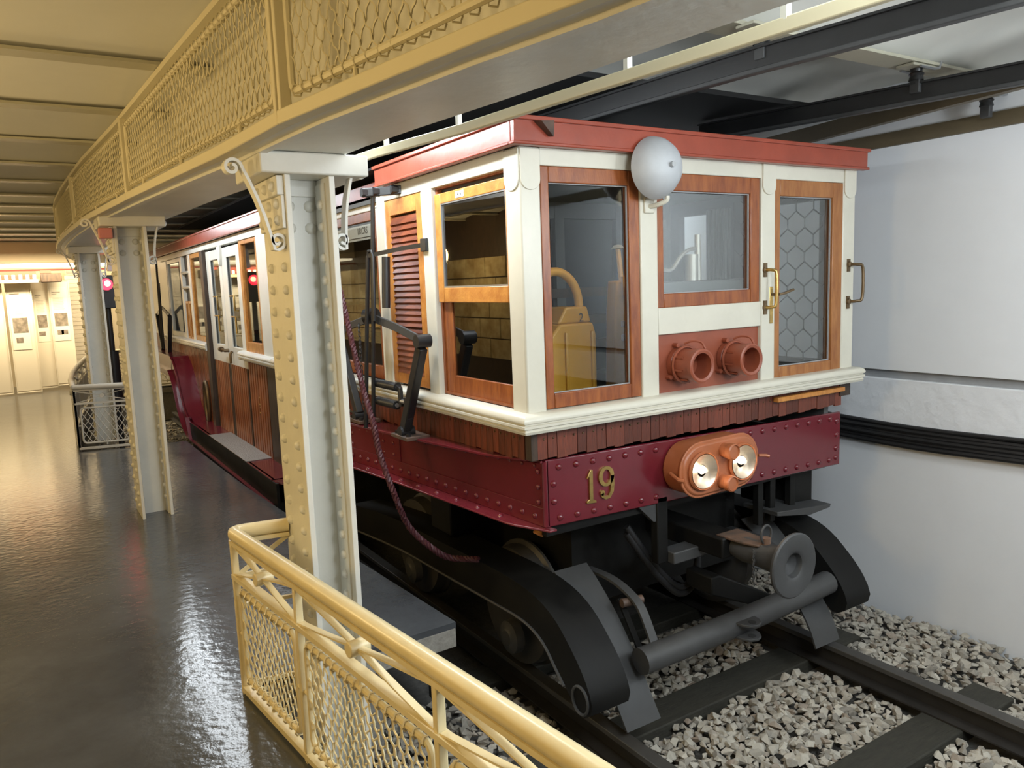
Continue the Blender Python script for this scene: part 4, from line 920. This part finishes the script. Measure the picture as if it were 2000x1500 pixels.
for k in range(-1, 3):
    y = -.755 + .845 * k
    lab = labs.get(round(y, 3)) or ('dark wooden sleeper hidden beneath the black bogie' if k > 1 else 'dark wooden sleeper nearest the camera, out past the lower photo edge')
    o = build(G().box(-.02, 2.32, y - .10, y + .10, -1.64, -1.532), 'sleeper', 'sleeper', bevel=.008, label=lab, cat='sleeper', group='wooden sleepers under the track')
def rock(seed, r):
    rd = random.Random(seed); bm = bmesh.new()
    for i in range(11):
        v = V(rd.gauss(0, 1), rd.gauss(0, 1), rd.gauss(0, 1)).normalized(); bm.verts.new((v.x * r * rd.uniform(.8, 1.2), v.y * r * rd.uniform(.6, .95), v.z * r * rd.uniform(.45, .7)))
    ret = bmesh.ops.convex_hull(bm, input=bm.verts)
    bmesh.ops.delete(bm, geom=[e for e in ret['geom_interior'] if isinstance(e, bmesh.types.BMVert)], context='VERTS')
    me = bpy.data.meshes.new('stone'); bm.to_mesh(me); bm.free(); me.materials.append(M['stone']); return me
rocks = [rock(i, .027) for i in range(10)]
spots = []
def fill(x0, x1, y0, y1, sp, zb, hx):
    y = y0
    while y < y1:
        x = x0
        while x < x1:
            px, py = x + random.uniform(-.5, .5) * sp, y + random.uniform(-.5, .5) * sp
            k = (py + .755) / .845; d = abs(k - round(k)) * .845
            if not (d < .105 and -.02 < px < 2.32):
                spots.append((px, py, zb + random.uniform(-.012, .022) + (0.02 if d > .2 else 0), random.uniform(.6, 1.55)))
            x += sp
        y += sp
fill(.47, 1.83, -1.75, .75, .034, -1.578, 0); fill(1.965, 2.815, -1.75, 1.1, .036, -1.568, 0); fill(-1.0, .33, -1.75, .9, .040, -1.585, 0)
fill(-.9, .3, 6.9, 12, .075, -1.57, 0)
cl = Vector(cam.location)
vis = [s for s in spots if (s[0] > .47 and -1.35 < s[1] < .2 and (s[0] > 1.0 - s[1] * .3 - .5))]
vis.sort(key=lambda s: (V(s[0], s[1], s[2]) - cl).length - s[3] * .12)
single = set(id(s) for s in vis[:300])
ballast = thing('ballast_bed', 'bed of loose grey crushed stone ballast between and beside the rails', 'ballast', (1.15, 0, ZB))
big = G()
for s_ in spots:
    rot = (random.uniform(-.5, .5), random.uniform(-.5, .5), random.uniform(0, 2 * PI)); me = random.choice(rocks)
    if id(s_) in single: piece('stone', me, ballast, s_[:3], rot, s_[3])
    else:
        Mx = Matrix.LocRotScale(Vector(s_[:3]), None, None) @ Matrix.Rotation(rot[2], 4, 'Z') @ Matrix.Rotation(rot[0], 4, 'X') @ Matrix.Scale(s_[3], 4)
        big.add([Mx @ v.co for v in me.vertices], [tuple(p.vertices) for p in me.polygons])
o = bpy.data.objects.new('stone_fill', mesh_of(big, 'stone_fill', 'stone', False, wl(ballast))); C.objects.link(o); o.parent = ballast; o['kind'] = 'stuff'

# ================================================================== RAILINGS
def railing(root, pts, bays, z0, zt, mt, r, sp, wire_r, crimp, tube_pts=None, boss=True):
    tp = [V(p[0], p[1], zt) for p in (tube_pts or pts)]
    build(G().tube(tp, r, 14), 'handrail', mt, root)
    for a, b in bays:
        A, B = V(a[0], a[1], 0), V(b[0], b[1], 0); d = (B - A); Ln = d.length; d.normalize(); nn = V(-d.y, d.x, 0)
        P = lambda u, v, w_: A + d * u + nn * w_ + V(0, 0, v)
        zm = zt - .175; zb_ = z0 + .045
        build(G().bar([P(0, zt - r - .008, 0), P(Ln, zt - r - .008, 0)], .034, .016), 'top_bar', mt, root)
        build(G().bar([P(0, zm, 0), P(Ln, zm, 0)], .036, .018), 'middle_bar', mt, root)
        build(G().bar([P(0, zb_ - .02, 0), P(Ln, zb_ - .02, 0)], .03, .022), 'bottom_bar', mt, root)
        build(G().bar([P(.0, z0, 0), P(.0, zt - r, 0)], .026, .026), 'post', mt, root, .003)
        mu, mv = Ln / 2, (zm + zt - r) / 2
        for u in (0.015, Ln - .015):
            for v in (zm + .01, zt - r - .02):
                md = P(lerp(u, mu, .5), lerp(v, mv, .46), .0)
                build(G().ribbon(spline([P(u, v, 0), md, P(mu, mv, 0)], 4), (nn.x * .022, nn.y * .022, 0.0), .006), 'strap', mt, root)
        build(G().cyl(P(mu, mv, -.032), P(mu, mv, .032), .024, n=16), 'boss', mt, root, .003)
        W_, H_ = Ln - .09, zm - zb_ - .085
        Pw = lambda u, v, w_: P(.045 + u, zb_ + .035 + v, w_)
        build(G().tube([Pw(u, v, 0) for u, v in round_rect(W_, H_, .035)], .0105, 8, True), 'rod_frame', mt, root)
        build(wire_panel(lambda u, v, w_: Pw(u, v, w_), W_, H_, sp, wire_r, crimp, .0125 if crimp else .5, crimp > 0), 'wire_mesh', mt, root, kind='stuff')
        for u, v, du, dv in ((W_ / 2, H_, 0, .04), (W_ / 2, 0, 0, -.03), (0, H_ / 2, -.03, 0), (W_, H_ / 2, .03, 0)):
            build(G().cyl(Pw(u, v, 0), Pw(u + du, v + dv, 0), .008, n=8), 'peg', mt, root)
    a = bays[-1][1]; build(G().bar([(a[0], a[1], z0), (a[0], a[1], zt - r)], .026, .026), 'post', mt, root, .003)
nr = thing('pit_railing', 'yellow cream painted iron railing with wire mesh in the foreground', 'railing', (-1.08, .46, ZF))
cor = (-1.084, .462); e = lambda y: (-1.084 + .222 * (.462 - y) / 1.975, y)
railing(nr, None, [(cor, e(-.14)), (e(-.14), e(-.985)), (e(-.985), e(-1.83))], ZF, -.30, 'rail_paint', .027, .040, .0032, .0052,
        tube_pts=[(-.874, .425), (-1.03, .455), (-1.062, .458), (-1.078, .448), (-1.082, .425)] + [e(y) for y in (.2, -.5, -1.2, -1.9)])
build(G().bar([(-.874, .425, -.335), (-1.06, .455, -.335)], .034, .016), 'top_bar', 'rail_paint', nr)
for z in (-.475, -.60, -.93): build(G().bar([(-.874, .425, z), (-1.08, .46, z)], .014, .014), 'leg_bar', 'rail_paint', nr)
for za, zb2 in ((-.34, -.47), (-.47, -.34)): build(G().bar([(-.874, .425, za), (-1.07, .455, zb2)], .006, .018), 'strap', 'rail_paint', nr)
pp = thing('pipe_post', 'slim white post with ball top fixed beside the nearest column', 'post', (-.665, .40, -1.6))
build(G().box(-.678, -.652, .39, .416, -1.6, -.30), 'post', 'iron_paint', pp, .003); build(G().lathe([(.001, .05), (.016, .042), (.02, .025), (.014, .006), (.016, 0)], (-.665, .403, -.30), (0, 0, 1), 14), 'ball', 'iron_paint', pp)
for z in (-.33, -.48, -1.2): build(G().box(-.690, -.648, .385, .42, z, z + .03), 'clamp', 'iron_paint', pp, .003)
fr_ = thing('pit_railing', 'grey painted corner railing with wire mesh in front of the farthest column', 'railing', (-1.32, 6.62, ZF))
railing(fr_, [(-.75, 6.40), (-1.318, 6.63)], [((-1.318, 6.63), (-.80, 6.50))], ZF, -.29, 'far_rail_paint', .027, .05, .0035, 0)
crv = [(-1.318, 6.63), (-1.30, 7.5), (-1.24, 8.4), (-1.15, 9.3), (-1.04, 10.2), (-.93, 11.1)]
fr2 = thing('pit_railing', 'pale curved railing running away beside the exhibition boards', 'railing', (-1.318, 6.63, ZF))
railing(fr2, crv, list(zip(crv[:-1], crv[1:])), ZF, -.29, 'far_rail_paint', .027, .06, .0035, 0)
fr3 = thing('pit_railing', 'bright mesh railing across the far end of the track', 'railing', (0, 12.4, ZF))
railing(fr3, [(-.8, 12.4), (1.6, 12.4)], [((-.8, 12.4), (0, 12.4)), ((0, 12.4), (.8, 12.4)), ((.8, 12.4), (1.6, 12.4))], ZF, -.29, 'mesh_paint', .027, .07, .004, 0)

# ================================================================== OVER THE TRACK
def ctr(pts, lab):
    r = thing('conductor_rail', lab, 'rail', pts[1], 'overhead conductor rails')
    build(G().bar(pts, .012, .085), 'web', 'black_iron', r, .002)
    build(G().bar([(p[0], p[1], p[2] + .042) for p in pts], .045, .010), 'top_flange', 'black_iron', r)
    build(G().bar([(p[0], p[1], p[2] - .045) for p in pts], .042, .020), 'contact_strip', 'guard_grey', r, .004)
    return r
ctr([(1.20, -2.9, 1.475), (1.01, -1.352, 1.475), (.88, -.4, 1.475), (.83, .3, 1.475), (.78, 1.2, 1.475)], 'left black conductor rail hanging from clamps above the car roof')
ctr([(2.55, -2.4, 1.475), (2.19, -.82, 1.475), (2.02, 0, 1.475), (1.84, .8, 1.475)], 'right black conductor rail under the ceiling beam')
def clamp(x, y, z, lab):
    r = thing('rail_clamp', lab, 'clamp', (x, y, z), 'insulated clamps of the overhead rails')
    build(G().box(x - .10, x + .10, y - .045, y + .045, z + .085, z + .097), 'plate', 'ceiling_beam', r, .002)
    build(G().lathe([(.035, 0), (.03, .02), (.036, .03), (.026, .04), (.03, .06)], (x, y, z + .03), (0, 0, 1), 14), 'insulator', 'black_iron', r)
    build(G().box(x - .018, x + .018, y - .025, y + .025, z - .03, z + .035), 'jaw', 'guard_grey', r, .004)
    for s_ in (-1, 1): build(G().tube([(x - .05, y + s_ * .05, z + .082), (x + .07, y + s_ * .05, z + .082), (x + .11, y + s_ * .05, z + .09), (x + .125, y + s_ * .05, z + .12)], .007, 6), 'hook_bolt', 'steel', r)
clamp(.893, -.45, 1.50, 'clamp of the left overhead rail close to the cream conduit bar')
clamp(2.095, -.38, 1.50, 'clamp of the right overhead rail below the ceiling beam')
clamp(2.745, -.387, 1.435, 'small clamp on the olive timber beam along the top of the right wall')
cb_ = build(G().bar([(-.24, -2.1, 1.14), (-.30, -1.35, 1.14), (-.355, -.8, 1.14), (-.40, -.3, 1.14), (-.49, .23, 1.14), (-.52, .6, 1.14)], .020, .032), 'conduit_bar', 'mesh_paint', label='cream square bar running along the girder above the railcar roof', cat='bar', bevel=.003)
for x, y in ((-.475, .15), (-.40, -.28), (-.33, -1.05), (-.29, -1.5)): build(G().box(x - .008, x + .008, y - .008, y + .008, 1.15, 1.32), 'bracket', 'iron_paint', cb_)
# cables on the right wall
cbr = thing('cable_bundle', 'bundle of thick black cables strapped along the white right wall', 'cable', (2.82, 0, -.45))
for k in range(6):
    z = -.335 - k * .0225; rr = random.Random(k)
    build(G().tube(spline([(2.83 - rr.uniform(0, .018), y, z + rr.uniform(-.008, .008) + (.012 if y < -.3 else -.004 if y < .8 else .01)) for y in [-4 + .8 * i for i in range(20)]], 4), .0145 + rr.uniform(0, .003), 8), 'cable', 'rubber', cbr)

# ================================================================== FAR END OF THE PLATFORM
sg = thing('signal_lamp', 'black signal post with a glowing red lamp between the far columns', 'signal', (-.80, 8.0, ZB))
build(G().cyl((-.80, 8.03, ZB), (-.80, 8.03, .7), .035, n=12), 'post', 'black_iron', sg)
build(G().cyl((-.80, 8.03, -.65), (-.80, 8.03, -.02), .07, n=12), 'motor_case', 'black_iron', sg)
build(G().box(-.86, -.68, 7.95, 8.10, .50, .90), 'lamp_box', 'black_iron', sg, .01)
build(G().lathe([(.075, 0), (.07, .02), (.001, .035)], (-.795, 7.95, .79), (0, -1, 0), 20), 'red_lens', 'red_glow', sg)
build(G().lathe([(.035, 0), (.001, .02)], (-.785, 7.918, .80), (0, -1, 0), 14), 'bulb', 'red_core', sg)
build(G().cyl((-.795, 7.955, .79), (-.795, 7.93, .79), .088, .088, 20), 'hood_ring', 'black_iron', sg)
build(G().bar([(-.74, 8.0, .95), (-.72, 8.0, 1.2)], .05, .16), 'white_plate', 'sign_white', sg)
l = bpy.data.lights.new('signal_glow', 'POINT'); l.energy = 0.25; l.color = (1, .05, .08); l.shadow_soft_size = .05
o = bpy.data.objects.new('signal_glow', l); C.objects.link(o); o.location = (-.795, 7.80, .79)
pb = build(G().box(-1.20, -1.115, 3.35, 3.42, 1.03, 1.10), 'pink_box', 'pink', label='small pink box under the girder left of the middle column', cat='box', bevel=.006)
def board(x0, x1, y, z0, z1, lab, pics, head):
    r = thing('exhibition_board', lab, 'board', ((x0 + x1) / 2, y, z0), 'exhibition boards at the far end')
    build(G().box(x0, x1, y, y + .03, z0 + .04, z1), 'panel', 'board_white', r)
    build(G().frame(x0 - .012, x1 + .012, z0, z1 + .01, .016, .016, .02, .012, 'y', y - .012, y + .036), 'frame', 'board_white', r, .003)
    if pics:
        px0, px1, pz0, pz1 = pics
        po = build(G().box(px0, px1, y - .006, y - .001, pz0, pz1), 'poster', 'paper', r)
        w_ = px1 - px0; h = pz1 - pz0
        build(G().box(px0 + .12 * w_, px1 - .08 * w_, y - .010, y - .006, pz0 + .28 * h, pz0 + .52 * h), 'photograph', 'print_grey', po)
        for k in range(head): build(G().box(px0 + (.40 + .25 * k) * w_ - .05, px0 + (.40 + .25 * k) * w_ + .05, y - .010, y - .006, pz0 + .12 * h, pz0 + .20 * h), 'photograph', 'print_grey', po)
        g = G(); g.box(px0 + .1 * w_, px0 + .62 * w_, y - .008, y - .006, pz0 + .90 * h, pz0 + .912 * h); g.box(px0 + .1 * w_, px0 + .4 * w_, y - .008, y - .006, pz0 + .87 * h, pz0 + .876 * h)
        for k in range(14): g.box(px0 + .12 * w_, px0 + (.8 - .03 * (k % 3)) * w_, y - .0075, y - .006, pz0 + (.80 - k * .017) * h, pz0 + (.803 - k * .017) * h)
        build(g, 'print_line', 'print_grey', po)
    return r
board(-2.35, -1.95, 13.05, -.95, .96, 'plain tan exhibition board at the left edge of the photo', None, 0)
board(-1.885, -1.53, 13.05, -.95, .96, 'left exhibition board with a large dark photograph', (-1.87, -1.60, -.20, .85), 1)
board(-1.52, -1.27, 13.35, -.93, .96, 'narrow brightly lit exhibition board in the middle of the row', (-1.49, -1.31, -.1, .8), 1)
board(-1.26, -.95, 13.30, -.90, .95, 'right exhibition board with two small photographs under a larger one', (-1.24, -.99, -.1, .85), 2)
fz = thing('toothed_frieze', 'dark red model canopy with white blocks above the exhibition boards', 'model', (-1.7, 12.9, .93))
build(G().box(-2.3, -1.42, 12.85, 13.0, .99, 1.12), 'fascia', 'frieze_red', fz); build(G().box(-2.3, -1.40, 12.82, 13.0, .93, .985), 'base', 'stone_wall', fz)
wb = mesh_of(G().box(-.024, .024, -.015, .015, 0, .075), 'white_block', 'sign_white')
for k in range(9): piece('white_block', wb, fz, (-2.25 + k * .10, 12.835, .988))
bt = thing('wooden_beam_end', 'brown timber box beside the toothed frieze', 'box', (-1.25, 12.9, .93)); build(G().box(-1.36, -1.05, 12.85, 13.1, .93, 1.08), 'body', 'wood_dark', bt, .01); build(G().box(-1.36, -1.2, 12.84, 13.0, 1.08, 1.13), 'lid', 'frieze_red', bt)
bk_ = thing('white_brick_pier', 'white painted brick pier behind the farthest column', 'pier', (-.75, 14.0, ZF))
build(G().box(-.92, -.5, 14.0, 14.5, ZF, 1.2), 'core', 'board_white', bk_)
bme = mesh_of(G().box(-.10, .10, -.012, .012, -.035, .035), 'brick', 'board_white')
for r in range(28):
    for c in range(2): piece('brick', bme, bk_, (-.81 + c * .21 - (.05 if r % 2 else 0), 13.995, ZF + .05 + r * .078))
